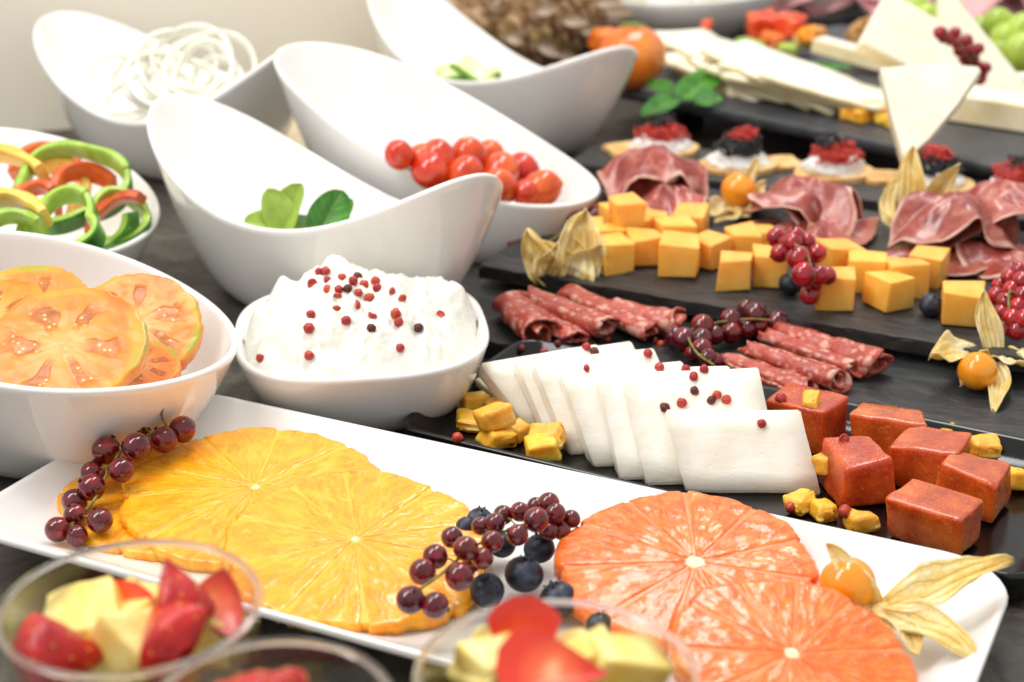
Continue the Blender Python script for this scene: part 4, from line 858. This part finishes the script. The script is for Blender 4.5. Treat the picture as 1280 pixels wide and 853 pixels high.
def ring(name, label, cat_, u, v, z, Rr, rot, mats, h, th, lobes, seed, arc=1.0, group=None, squash=1.0, wob=.25):
    n = 150; rg = random.Random(seed); ph = rg.uniform(0, 6); closed = arc >= 1
    path = []
    for k in range(n if closed else int(n*arc)):
        a = 2*math.pi*k/n; r = Rr*(1+lobes[1]*math.cos(lobes[0]*a+ph)+.05*math.sin(2*a+ph)); path.append(Vector((r*math.cos(a), r*math.sin(a)*squash, wob*math.sin(2*a+ph))))
    # section: outer skin on the side away from the centre
    sec = [(th/2, -h*.42), (th/2, h*.42), (th*.32, h*.5), (-th*.3, h*.5), (-th/2, h*.36), (-th/2, -h*.36), (-th*.3, -h*.5), (th*.32, -h*.5)]
    vs, fs = sweep(path, lambda i, t: [(x*(1+.18*math.sin(i*.19+seed)), y*(1+.12*math.sin(i*.11+seed))) for x, y in sec], closed)
    m = len(sec); fm = []
    for i in range(len(fs)): fm.append(0 if (i < (len(path) if closed else len(path)-1)*m and i % m in (0, 7, 1)) else 1)
    o = obj(name, mesh(name, vs, fs, mats, name == 'onion_ring', fm), None, P(u, v, z-(1.5 if name == 'onion_ring' else 0)), tilt(*rot)); tag(o, label, cat_, group); return o
G, Y, Rd = [GP_SKIN, GP_IN], [YP_SKIN, YP_IN], [RP_SKIN, RP_IN]
PG = 'bell pepper strips in the left bowl'
ring('pepper_ring', 'large three lobed green pepper ring lying on top', 'pepper slice', 86, 232, 5.6, 2.5, (R(32), R(4), .3), G, 1.05, .42, (3, .14), 1, 1, PG)
ring('pepper_ring', 'small curled green pepper ring nearest the tomato bowl', 'pepper slice', 80, 284, 5.0, 1.75, (R(30), R(-8), 1.2), G, 1.05, .42, (3, .2), 2, 1, PG)
ring('pepper_ring', 'green pepper ring at the right end of the bowl', 'pepper slice', 150, 277, 4.3, 1.45, (R(30), R(8), 2.2), G, 1.05, .42, (2, .1), 3, 1, PG)
ring('pepper_strip', 'green pepper strip showing its pale inside', 'pepper slice', 128, 276, 4.6, 1.4, (R(60), R(-20), 4.0), G, 1.05, .42, (2, .1), 4, .4, PG)
ring('pepper_strip', 'curved red pepper strip inside the large green ring', 'pepper slice', 58, 226, 5.3, 1.9, (R(28), 0, .2), Rd, 1.05, .42, (2, .08), 5, .45, PG)
ring('pepper_strip', 'red pepper strip under the right side of the large green ring', 'pepper slice', 112, 248, 4.9, 1.8, (R(25), R(6), 1.0), Rd, 1.05, .42, (2, .08), 6, .45, PG)
ring('pepper_strip', 'short red pepper strip inside the right green ring', 'pepper slice', 156, 282, 4.2, 1.5, (R(60), 0, 1.0), Rd, 1.05, .42, (2, .08), 7, .4, PG)
ring('pepper_strip', 'dark red pepper strip between the yellow pieces', 'pepper slice', 36, 262, 5.0, 1.3, (R(40), 0, .6), Rd, 1.05, .42, (2, .08), 8, .45, PG)
ring('pepper_strip', 'broad yellow pepper strip at the back left', 'pepper slice', 12, 236, 5.5, 1.9, (R(50), R(8), .5), Y, 1.5, .5, (2, .12), 9, .6, PG)
ring('pepper_strip', 'yellow pepper strip passing under the large green ring', 'pepper slice', 62, 240, 5.0, 1.7, (R(25), R(14), 5.6), Y, 1.1, .5, (2, .1), 10, .45, PG)
ring('pepper_ring', 'curled yellow pepper ring in front at the left', 'pepper slice', 14, 288, 5.3, 1.75, (R(42), R(4), .4), Y, 1.3, .55, (2, .1), 11, .75, PG)
ring('pepper_strip', 'green pepper strip inside the front yellow ring', 'pepper slice', 22, 298, 5.0, 1.3, (R(40), 0, .5), G, 1.05, .42, (2, .1), 12, .5, PG)
TG = 'beef tomato slices in the left bowl'
def beef(lb, u, v, z, Rr, rot, seed, th=.8): 
    o = obj('tomato_slice', slice_mesh('tomato_slice', Rr, th, [BEEF, BEEFSKIN], seed, .05, (-.004, -.004), 90, .96, .025), None, P(u, v, z), tilt(*rot)); tag(o, lb, 'tomato slice', TG)
beef('back beef tomato slice at right with greenish shoulder', 174, 410, 5.0, 2.5, (R(32), R(14), 1.0), 11)
beef('yellow green beef tomato slice at the bottom right of the heap', 172, 462, 4.2, 1.7, (R(12), R(8), 2.0), 12, .6)
beef('pale beef tomato slice at the back left', 42, 396, 5.5, 2.5, (R(28), R(8), 3.0), 13)
beef('red orange beef tomato slice cut off by the left edge', -8, 408, 5.7, 2.2, (R(26), R(-6), 4.0), 14)
beef('large front beef tomato slice with open seed chambers', 82, 438, 5.85, 3.0, (R(27), R(4), .5), 15, .6)
OGp = 'onion rings in the far left bowl'
for k, (u, v, z, r, rot, lb) in enumerate([(236, 86, 8.4, 3.2, (R(42), R(14), .2), 'largest onion ring arching over the bowl'), (262, 86, 8.4, 2.8, (R(55), R(20), .5), 'onion ring inside the largest arch'), (225, 92, 7.9, 2.5, (R(36), R(-6), 1.0), 'onion ring in the middle of the heap'), (180, 98, 7.6, 2.4, (R(62), R(-14), 1.6), 'onion ring standing at the left of the heap'), (150, 108, 7.2, 2.0, (R(70), R(12), 2.6), 'upright onion ring nearest the left wall of the bowl'), (205, 112, 7.0, 2.2, (R(30), R(8), 3.0), 'low onion ring in front of the heap'), (270, 106, 7.4, 2.1, (R(34), R(-8), 2.0), 'onion ring low at the right of the heap'), (240, 74, 8.9, 2.6, (R(50), R(6), 2.2), 'onion ring at the very top of the heap'), (215, 100, 8.0, 2.9, (R(28), R(10), .9), 'wide onion ring lying flat in the middle of the heap'), (250, 98, 8.2, 2.4, (R(48), R(-12), 1.4), 'onion ring slipping down to the right'), (190, 106, 7.6, 1.9, (R(40), R(16), 2.9), 'small onion ring inside the left standing one'), (165, 122, 6.6, 1.7, (R(60), R(-8), 1.0), 'small onion ring low at the left')]):
    ring('onion_ring', lb, 'onion ring', u, v, z, r, (rot[0]*.8, rot[1], rot[2]), [ONION, ONION], .5, .17, (2, .05), 30+k, 1, OGp, .85, .3)
def cuke(lb, u, v, z, rot):
    t = thing('cucumber_piece', lb, 'cucumber', P(u, v, z), rot, 'cucumber pieces in the bowl')
    obj('flesh', mesh('flesh', *block(2.6, 1.3, 1.1, .15, .12, 2, .05, 0, 0, 5), CUKE), t)
    obj('peel', mesh('peel', *block(2.62, .22, 1.08, .06, .05, 2, 0, 0, 0, 6), CUKESKIN), t, (0, -.7, .02))
cuke('cucumber piece with green peel leaning up in the bowl', 592, 100, 5.0, (R(24), R(20), -.6))
cuke('paler cucumber piece lying lower at left', 570, 101, 4.9, (R(30), R(-8), .4))
cuke('cucumber piece nearly hidden under the leaning one', 604, 106, 4.3, (R(5), 0, -.2))

# ------------------------------------------------------------------ far cheese tray
Z5 = 3.05
def cheese(lb, pts, t, loc, rot=(0, 0, 0), rind=False, seed=0, name='cheese_slice', grp='pale cheeses on the far tray', cat_='cheese'):
    vs, fs = prism(pts, 0, t, .08)
    o = obj(name, mesh(name, vs, fs, [HARD, HARDR], False), None, loc, rot)
    if rind:
        for p in o.data.polygons:
            if abs(p.normal.z) < .5 and p.normal.y < -.3: p.material_index = 1
    tag(o, lb, cat_, grp)
rect = lambda w, h: [(-w/2, -h/2), (w/2, -h/2), (w/2, h/2), (-w/2, h/2)]
ORD = ['first', 'second', 'third', 'fourth', 'fifth', 'sixth', 'seventh', 'eighth']
def bent_slice(lb, u, v, z, w_, h_, rot, seed, t=.35):
    nx, ny = 14, 8; vs = []; rg = random.Random(seed); k1, k2 = rg.uniform(-.02, .03), rg.uniform(-.03, .03)
    for i in range(nx):
        for j in range(ny):
            x = (i/(nx-1)-.5)*w_; y = (j/(ny-1)-.5)*h_*(1-.12*i/(nx-1)); vs.append((x, y, k1*x*x+k2*y*y+.05*fbm((x*.5, y*.5, seed))))
    o = obj('cheese_slice', mesh('cheese_slice', vs, grid_faces(nx, ny), HARD, recalc=False), None, P(u, v, z), rot); o.data.materials.append(HARDR)
    m = o.modifiers.new('thickness', 'SOLIDIFY'); m.thickness = t*CM; m.offset = 1; m.material_offset_rim = 1
    tag(o, lb, 'cheese', 'pale cheeses on the far tray')
for k in range(7):
    bent_slice('%s thin cheese slice from the orange tomato in the back fan' % ORD[k], 838+26*k, 62+5*k, Z5+.15+.22*k, 8.6, 6.2, tilt(R(4), R(9), R(-64+5*k)), 200+k)
for k in range(7):
    bent_slice('%s thin cheese slice from the basil in the front fan' % ORD[k], 898+23*k, 100+2.2*k, Z5+.15+.2*k, 8.2, 4.6, tilt(R(6), R(8), R(-58+5*k)), 220+k)
cheese('thin cheese stick lying diagonally behind the fanned slices', rect(9.0, 1.5), 1.0, P(1088, 82, Z5+.5), (0, R(6), -.72), True)
cheese('triangular cheese wedge standing on its point at the front', [(-2.9, 2.7), (-1.0, 2.75), (1.0, 2.6), (2.5, 2.3), (2.6, 2.0), (1.2, .2), (-.6, -1.8), (-1.8, -2.9), (-2.1, -2.8), (-2.5, -.5)], 1.3, P(1168, 146, Z5+2.6), (R(54), R(-6), R(-6)), False)
cheese('large pale cheese wedge leaning behind the currants', [(-4.6, -1.8), (4.6, -1.8), (4.2, 1.6), (-4.2, 2.4)], 1.4, P(1158, 72, Z5+3.0), (R(55), R(24), -.12), True)
cheese('tall cheese wedge rising at the right behind the currants', [(-2.8, 4.6), (3.6, -3.4), (-2.4, -3.2)], 1.3, P(1222, 64, Z5+3.4), (R(66), R(0), -.05), False)
cheese('flat cheese wedge at the lower right of the tray', [(-4.5, 1.0), (5.5, -2.6), (6.0, 1.2), (-2.0, 3.2)], 1.6, P(1240, 156, Z5+.1), (0, 0, -.3), True)
cheese('cheese wedge lying behind the flat one at the right edge', [(-3.5, 1.0), (4.5, -2.0), (5.0, 1.8)], 1.4, P(1272, 122, Z5+.3), (0, R(-5), -.2), True)
for k, (u, v, z, s, lb) in enumerate([(1060, 150, 0, 1.2, 'yellow candied cube at the left of the far cluster'), (1077, 154, 0, 1.2, 'yellow candied cube at the front of the far cluster'), (1092, 150, 0, 1.3, 'yellow candied cube in the middle of the far cluster'), (1110, 157, 0, 1.35, 'yellow candied cube at the right front of the far cluster'), (1068, 141, .2, 1.1, 'yellow candied cube at the back left of the far cluster'), (1085, 142, .4, 1.2, 'yellow candied cube on top of the far cluster'), (1106, 146, .4, 1.2, 'yellow candied cube at the back right of the far cluster')]):
    chunk(lb, u, v, Z5+z, s, 90+k, (0, 0, k*.7), group='yellow cubes on the far tray')
for k, (u, v, z, lb) in enumerate([(1092, 46, 1.0, 'walnut half at the left of the walnut pile'), (1112, 50, 1.0, 'walnut half at the front of the walnut pile'), (1100, 36, 1.8, 'walnut half on top of the walnut pile')]):
    vs, fs = sphere(1.5, 30, 18, 1.25, 1, .7, .32, 2.6, k); o = obj('walnut', mesh('walnut', vs, fs, WALNUT), None, P(u, v, Z5+z), (R(20), R(10*k), k*1.1)); tag(o, lb, 'walnut', 'walnut halves on the far tray')
for u, v, lb in [(1124, 58, 'black olive beside the walnuts'), (1138, 98, 'dark olive piece behind the standing wedge')]:
    o = obj('olive', mesh('olive', *sphere(.8, 18, 10, 1.3, 1, .9, .05), OLIVE), None, P(u, v, Z5+.7), (0, 0, .5)); tag(o, lb, 'olive', 'black olives on the far tray')
berries('bright red currant sprig hanging over the far cheese wedges', [(1175, 41, 8.0, 9.65), (1180, 46, 8.0, 9.35), (1188, 50, 7.0, 9.05), (1194, 41, 7.0, 9.45), (1197, 54, 8.0, 8.65), (1208, 51, 8.0, 8.75), (1200, 63, 8.0, 8.25), (1212, 62, 8.0, 8.25), (1223, 61, 7.0, 8.25), (1206, 72, 8.0, 7.65), (1216, 73, 8.0, 7.55), (1209, 82, 8.0, 7.05), (1220, 83, 8.0, 6.95), (1232, 85, 7.0, 6.95), (1217, 93, 8.0, 6.45), (1225, 98, 8.0, 6.25), (1227, 90, 8.0, 6.65)],
        True, [(1175, 40, 9.65), (1196, 52, 8.85), (1208, 68, 8.05), (1220, 90, 6.65), (1226, 100, 6.25)], seed=8)
for k, (u, v, z, r, lb) in enumerate([(1232, 44, 1.6, 1.5, 'green grape just right of the tall wedge'), (1250, 36, 2.4, 1.5, 'green grape highest at right'), (1258, 58, 1.6, 1.6, 'green grape in the front of the right bunch'), (1276, 46, 2.2, 1.6, 'green grape cut by the right edge'), (1274, 72, 1.4, 1.7, 'green grape low at the right edge'), (1247, 70, 1.0, 1.4, 'green grape tucked under the right bunch'), (1186, 24, 3.8, 1.3, 'green grape peeping between the two tall wedges'), (1138, 14, 3.0, 1.3, 'green grape behind the leaning wedge'), (1152, 22, 2.8, 1.2, 'second green grape behind the leaning wedge')]):
    p = P(u, v, Z5+z); o = obj('grape', mesh('grape', *sphere(r, 20, 14, .85, .85, 1.15, .02, 1, k), KIWI), None, p, (R(20), R(12*k-40), 0)); tag(o, lb, 'grape', 'green grapes on the far tray')
for k, (a, b, wp, lb) in enumerate([((850, 125, 3.47), (905, 88, 4.10), 42, 'green basil leaf lying toward the cheese'), ((845, 122, 3.47), (800, 150, 3.02), 30, 'green basil leaf hanging over the tray edge'), ((842, 116, 3.56), (808, 104, 3.79), 24, 'small green leaf beside the orange tomato'), ((868, 126, 3.38), (905, 126, 3.52), 26, 'green basil leaf lying low at the front of the cheese'), ((955, 64, 3.83), (918, 52, 4.19), 24, 'pale green leaf beside the red fruit'), ((1003, 84, 3.65), (1066, 86, 3.65), 15, 'narrow green leaf behind the fanned cheese'), ((760, 60, 4.01), (742, 38, 4.55), 24, 'green leaf sticking out left of the orange tomato')]):
    basil(lb, a, b, wp, BASIL_D if k in (1, 5, 6) else BASIL_L if k == 4 else BASIL_D, (0, -.6, .8), .05, .35, .08, 20+k, 'green garnish leaves on the far tray')
def tomato_garnish():
    p = P(790, 70, Z5+2.3); t = thing('orange_tomato', 'whole blurred orange tomato at the left corner of the far tray', 'tomato', p)
    n = 40; vs, fs = sphere(1, n, 22); V = []
    for x, y, z in vs:
        a = math.atan2(y, x); r = math.hypot(x, y); k = 1+.05*math.cos(6*a)*r; V.append((2.2*x*k, 2.2*y*k, 2.35*z*(1-.12*max(0, z))))
    obj('skin', mesh('skin', V, fs, PERS), t)
    parts = []
    for k in range(5):
        a = 2*math.pi*k/5; parts.append(tube(crom([(0, 0, 2.05), (.5*math.cos(a), .5*math.sin(a), 2.15), (1.1*math.cos(a), 1.1*math.sin(a), 1.95)], 4), lambda t_: .13*(1-.8*t_), 5))
    obj('calyx', mesh('calyx', *cat(parts), BASIL_D), t)
tomato_garnish()
o = obj('tomato_wedge', mesh('tomato_wedge', *block(2.2, 1.6, 1.5, .4, .2, 3, .2, 2, .1, 3), PERS), None, P(757, 62, Z5+.8), (R(10), 0, .4)); tag(o, 'small orange fruit piece tucked behind the cucumber bowl tip', 'fruit piece')
for k, (u, v, z, s, m, lb) in enumerate([(955, 46, .8, 2.4, FRUITR, 'red fruit chunk at the left of the far fruit garnish'), (985, 42, 1.2, 2.6, FRUITR, 'red fruit chunk at the back of the far fruit garnish'), (965, 60, .5, 2.0, PERS, 'orange fruit chunk at the front of the far fruit garnish'), (1000, 62, .3, 1.8, MELON, 'yellow fruit chunk under the far fruit garnish'), (1018, 52, 1.0, 2.0, PHYS, 'golden fruit chunk at the right of the far fruit garnish'), (884, 36, 1.6, 1.0, FRUITR, 'tiny red fruit tip on the back cheese slice'), (985, 70, .3, 1.4, KIWI, 'green fruit chunk below the far fruit garnish')]):
    chunk(lb, u, v, Z5+z, s, 120+k, (R(10), R(-8), k), m, 'fruit_chunk', 'fruit piece', 'fruit garnish on the far tray')
# dishes and pineapple at the very back
def dish(label, u, v, r, h, z, mat=WHITE):
    prof = [(0, 0), (.55, 0), (.62, .06), (.85, .55), (1.0, 1.0), (.985, 1.03), (.95, 1.0), (.8, .6), (.58, .16), (0, .14)]
    n = 48; vs = [(r*a*math.cos(2*math.pi*k/n), r*a*math.sin(2*math.pi*k/n), h*b) for a, b in prof for k in range(n)]
    o = obj('round_dish', mesh('round_dish', vs, grid_faces(len(prof), n, False, True), mat), None, P(u, v, z)); tag(o, label, 'dish', 'round white dishes behind the far tray')
dish('round white dish of cheese triangles behind the orange tomato', 805, 46, 12.5, 5.0, .02)
dish('pale round dish at the top, behind the red fruit', 1000, 26, 8.5, 5.0, .02)
for k, (dx, dy, rz, lb) in enumerate([(-5, 0, .3, 'leftmost pale cheese triangle in the far white dish'), (-1.8, -2, 1.2, 'second pale cheese triangle in the far white dish'), (1.6, 0, .2, 'third pale cheese triangle in the far white dish'), (4.6, -1.5, .9, 'rightmost pale cheese triangle in the far white dish')]):
    c = P(805, 46, .02); cheese(lb, [(-2.2, -1.4), (2.2, -1.4), (0, 2.6)], 1.0, (c.x+dx*1.3, c.y+dy, 4.6), (R(52), R(8), rz*.5), False, 0, 'cheese_triangle', 'cheese triangles in the far dish')
def pineapple():
    c = P(655, 92, 0); c = Vector((.6, 126, 6.4)); t = thing('pineapple', 'whole pineapple lying behind the cucumber bowl, blurred', 'pineapple', c, (R(-80), R(0), R(-28)))
    n, m = 48, 24; vs, fs = sphere(1, n, m); V = [(6.2*x, 6.2*y, 9.5*z) for x, y, z in vs]
    obj('core', mesh('core', V, fs, PINE), t)
    ev, ef = sphere(1, 10, 6, 1.25, 1.05, .5, .12, 2); em = mesh('eye', ev, ef, PINE)
    bv, bf, buv = leafmesh(2.3, 1.1, .5, .5, 5, 7); bm_ = mesh('bract', bv, bf, PINET, True, None, buv, recalc=False)
    for r_ in range(9):
        zz = -8+2.0*r_; rad = 6.2*math.sqrt(max(.05, 1-(zz/9.5)**2)); cnt = max(6, int(2*math.pi*rad/2.5))
        for k in range(cnt):
            a = 2*math.pi*(k+.5*(r_ % 2))/cnt; d = Vector((math.cos(a)*rad/6.2**2*6.2, math.sin(a)*rad/6.2**2*6.2, zz/9.5*6.2/9.5)).normalized()
            M = frame_rot(Vector((0, 0, 1))-d*d.z, d); e = obj('eye', em, t, (rad*math.cos(a), rad*math.sin(a), zz), M)
            obj('bract', bm_, e, (0, -.5, .35), (R(42), 0, 0))
    cv, cf, cuv = leafmesh(9, 1.5, .35, .5, 5, 10); cm_ = mesh('crown_leaf', cv, cf, BASIL_D, True, None, cuv, recalc=False)
    for k in range(22):
        a = k*2.4; tl = R(15+k*3); d = Vector((math.cos(a)*math.sin(tl), math.sin(a)*math.sin(tl), math.cos(tl)))
        obj('crown_leaf', cm_, t, (0, 0, 9.0), frame_rot(d, Vector((-math.cos(a), -math.sin(a), .2))), .6+.02*k)
pineapple()
def pink():
    c = P(1180, 24, 1); t = thing('cooked_ham_plate', 'pale pink cooked ham slices spread out at the top right', 'ham plate', c)
    vs, fs = prism(rrect(46, 14, 2), .0, 1.0, .2); obj('board', mesh('board', vs, fs, GREYTRAY, False), t, (0, 0, -.98))
    for k in range(9):
        v_, f_, uv_ = leafmesh(9, 8, .12, .5, 9, 11, wave=.2, seed=k); s = obj('slice', mesh('slice', v_, f_, PINKHAM, True, None, uv_, recalc=False), t, (-16+4.2*k, -5+(k % 2)*1.5, .5+.3*(k % 3)), (R(24), R(8*(k % 3)-8), R(20*(k % 4)-30))); solidify(s, .15)
pink()

# ------------------------------------------------------------------ glasses of fruit salad in front
def glass(label, u, v, zr, r):
    c = P(u, v, zr); c.z = 0; h = zr
    prof = [(0, .02), (.72, .02), (.78, .2), (.84, h*.3), (.93, h*.65), (.985, h-.25), (1.0, h-.1), (1.002, h-.04), (.99, h), (.972, h), (.96, h-.04), (.958, h-.1), (.945, h-.4), (.895, h*.65), (.805, h*.3), (.73, .55), (.6, .45), (0, .45)]
    n = 72; vs = [(r*a*math.cos(2*math.pi*k/n), r*a*math.sin(2*math.pi*k/n), b) for a, b in prof for k in range(n)]
    t = thing('drinking_glass', label, 'glass', c, group='clear glasses of fruit salad')
    obj('glass_body', mesh('glass_body', vs, grid_faces(len(prof), n, False, True), GLASS), t)
    rim = [Vector((r*.99*math.cos(2*math.pi*k/96), r*.99*math.sin(2*math.pi*k/96), h+.02)) for k in range(96)]
    obj('rim', mesh('rim', *sweep(rim, lambda i, q: circ(.085, 10), True), GLASSR), t); return c
g1 = glass('clear glass of fruit salad at the lower left corner', 163, 757, 8.0, 3.05)
g2 = glass('clear glass of fruit salad cut by the lower edge, second from left', 338, 886, 8.8, 2.5)
g3 = glass('clear glass of fruit salad in front of the berries, rightmost glass', 695, 845, 8.0, 3.1)
def straw(label, p, L, W, rot, seed, half=True):
    """strawberry quarter: cone shape cut by planes; outer skin dark, cut faces pale"""
    t = thing('strawberry_piece', label, 'strawberry', p, rot, 'strawberry pieces in the glasses'); rg = random.Random(seed)
    n, m = 28, 16; vs = []; ring_ = []
    for j in range(m):
        s = j/(m-1); r = W*1.12*min(1, ((s+.02)/.24)**.55)*max(.02, 1-max(0, (s-.12)/.88)**1.35)
        for k in range(n):
            a = math.pi*k/(n-1); vs.append((r*math.cos(a)*1.05, L*(s-.5), r*math.sin(a)*.8+.05*fbm((a, s*3, seed))))
    fs = grid_faces(m, n); obj('skin', mesh('skin', vs, fs, STRAWSKIN, recalc=False), t)
    cv = []
    for j in range(m):
        a_, b_ = Vector(vs[j*n]), Vector(vs[j*n+n-1])
        for k in range(9): q = a_.lerp(b_, k/8); cv.append((q.x, q.y, q.z-.04-.1*math.sin(k/8*math.pi)*math.sin(j/(m-1)*math.pi)*-1.6))
    obj('cut_face', mesh('cut_face', cv, grid_faces(m, 9), STRAW, recalc=False), t)
    sv = []; seedm = sphere(.04, 6, 4, .7, 1.2, .6)
    for j in range(2, m-2, 3):
        for k in range(3+(j % 2)*3, n-3, 7):
            q = Vector(vs[j*n+k]); sv.append(([(x+q.x*1.01, y+q.y, z+q.z*1.01) for x, y, z in seedm[0]], seedm[1]))
    s_ = obj('seeds', mesh('seeds', *cat(sv), CANDY), t); s_['kind'] = 'stuff'
def fchunk(label, p, s, rot, seed, mat=MELON): 
    rg = random.Random(seed)
    o = obj('pineapple_chunk', mesh('pineapple_chunk', *block(s*1.3, s, s*.9, .12, .2, 2, .12, 3, .1, seed), mat), None, p, rot); tag(o, label, 'fruit piece', 'pineapple chunks in the glasses')
def inside(g, r, p, m):
    p = Vector(p); d = Vector((p.x-g.x, p.y-g.y)); lim = r*.94-m
    if d.length > lim: d *= lim/d.length
    return Vector((g.x+d.x, g.y+d.y, p.z))
R1, R2, R3 = 3.05, 2.5, 3.1
I1 = lambda u, v, z, m=.72: inside(g1, R1, P(u, v, z), m)
I2 = lambda u, v, z, m=.8: inside(g2, R2, P(u, v, z), m)
I3 = lambda u, v, z, m=.72: inside(g3, R3, P(u, v, z), m)
straw('upright dark strawberry wedge in the middle of the lower left glass', I1(222, 745, 7.6), 1.9, .85, tilt(R(50), R(50), R(25)), 1)
straw('strawberry piece pressed against the right rim of the lower left glass', I1(286, 745, 7.2), 1.6, .9, tilt(R(205), R(-25), R(75)), 2)
straw('large strawberry half lying across the lower left glass', I1(212, 790, 7.2), 2.5, 1.0, tilt(R(30), R(-40), R(40)), 3)
straw('strawberry half at the near left of the lower left glass', I1(78, 820, 6.9), 2.3, 1.0, tilt(R(30), R(25), R(-75)), 4)
straw('orange red strawberry slice at the back of the lower left glass', I1(150, 760, 7.0), 1.4, .75, tilt(R(220), R(10), R(15)), 5)
fchunk('long pale pineapple chunk at the back left of the lower left glass', I1(75, 786, 5.9), 1.65, tilt(R(8), R(-6), .1), 31)
fchunk('pineapple chunk in the middle front of the lower left glass', I1(165, 828, 5.9), 1.6, tilt(R(20), R(25), .8), 32)
fchunk('pineapple chunk at the right side of the lower left glass', I1(275, 800, 5.5), 1.55, tilt(R(10), R(10), .4), 33)
fchunk('small golden chunk at the very back of the lower left glass', I1(142, 742, 6.4, .6), .85, tilt(R(10), 0, .5), 34)
for k, (dx, dy, z) in enumerate([(-1.1, -.7, 4.4), (1.0, -.9, 4.2), (.1, 1.1, 4.3), (0, 0, 4.8), (-.6, .3, 2.6), (.8, .2, 2.6)]): fchunk('pale pineapple chunk packed lower down in the lower left glass', (g1.x+dx, g1.y+dy, z), 1.3, (R(k*20), R(k*33), k), 40+k)
straw('rounded strawberry top showing just above the lower edge in the second glass', I2(272, 862, 8.1), 1.8, .85, tilt(R(20), R(10), R(80)), 6)
straw('strawberry half right of the rounded top in the second glass', I2(328, 866, 8.0), 1.8, .85, tilt(R(15), R(-10), R(60)), 7)
for k, (dx, dy, z) in enumerate([(-.7, -.6, 6.0), (.7, -.4, 5.8), (.1, .7, 5.9), (-.2, -.2, 4.2)]): fchunk('pale pineapple chunk packed inside the second glass', (g2.x+dx, g2.y+dy, z), 1.15, (R(k*25), R(k*31), k), 50+k)
straw('tall strawberry slice standing up from the rightmost glass', I3(655, 808, 7.6, .5), 2.3, .8, tilt(R(238), R(-8), R(0)), 8)
straw('pointed strawberry slice lying to the right in the rightmost glass', I3(690, 834, 7.9, .4), 2.5, .85, tilt(R(215), R(0), R(-82)), 9)
fchunk('pale pineapple chunk behind the strawberries in the rightmost glass', I3(765, 815, 6.6), 1.3, tilt(R(12), R(-14), .6), 35)
fchunk('pineapple chunk at the near right of the rightmost glass', I3(775, 858, 6.4), 1.4, tilt(R(8), R(12), .2), 36)
fchunk('golden chunk at the near left of the rightmost glass', I3(620, 862, 6.4), 1.4, tilt(R(12), R(8), .5), 37)
for k, (dx, dy, z) in enumerate([(-1.0, -.6, 4.8), (.9, -.8, 4.6), (.1, .9, 4.7), (0, 0, 5.2), (-.6, .3, 3.0), (.8, .2, 3.0)]): fchunk('pale pineapple chunk packed lower down in the rightmost glass', (g3.x+dx, g3.y+dy, z), 1.3, (R(k*22), R(k*29), k), 60+k)
fchunk('pineapple chunk behind the upright strawberry wedge in the lower left glass', I1(205, 735, 6.0), 1.3, tilt(R(14), R(-10), 1.1), 71)
fchunk('pineapple chunk at the near right of the lower left glass', I1(240, 822, 5.8), 1.4, tilt(R(-10), R(15), .2), 72)
straw('strawberry slice at the left back of the lower left glass', I1(112, 765, 6.8), 1.6, .75, tilt(R(200), R(20), R(60)), 73)
fchunk('pineapple chunk at the far left of the rightmost glass', I3(590, 820, 6.2), 1.4, tilt(R(10), R(-20), .9), 74)
straw('strawberry slice low at the left of the rightmost glass', I3(605, 842, 6.9), 1.7, .8, tilt(R(30), R(20), R(40)), 75)
fchunk('pineapple chunk in the middle back of the rightmost glass', I3(715, 800, 6.3), 1.4, tilt(R(20), R(5), .3), 76)
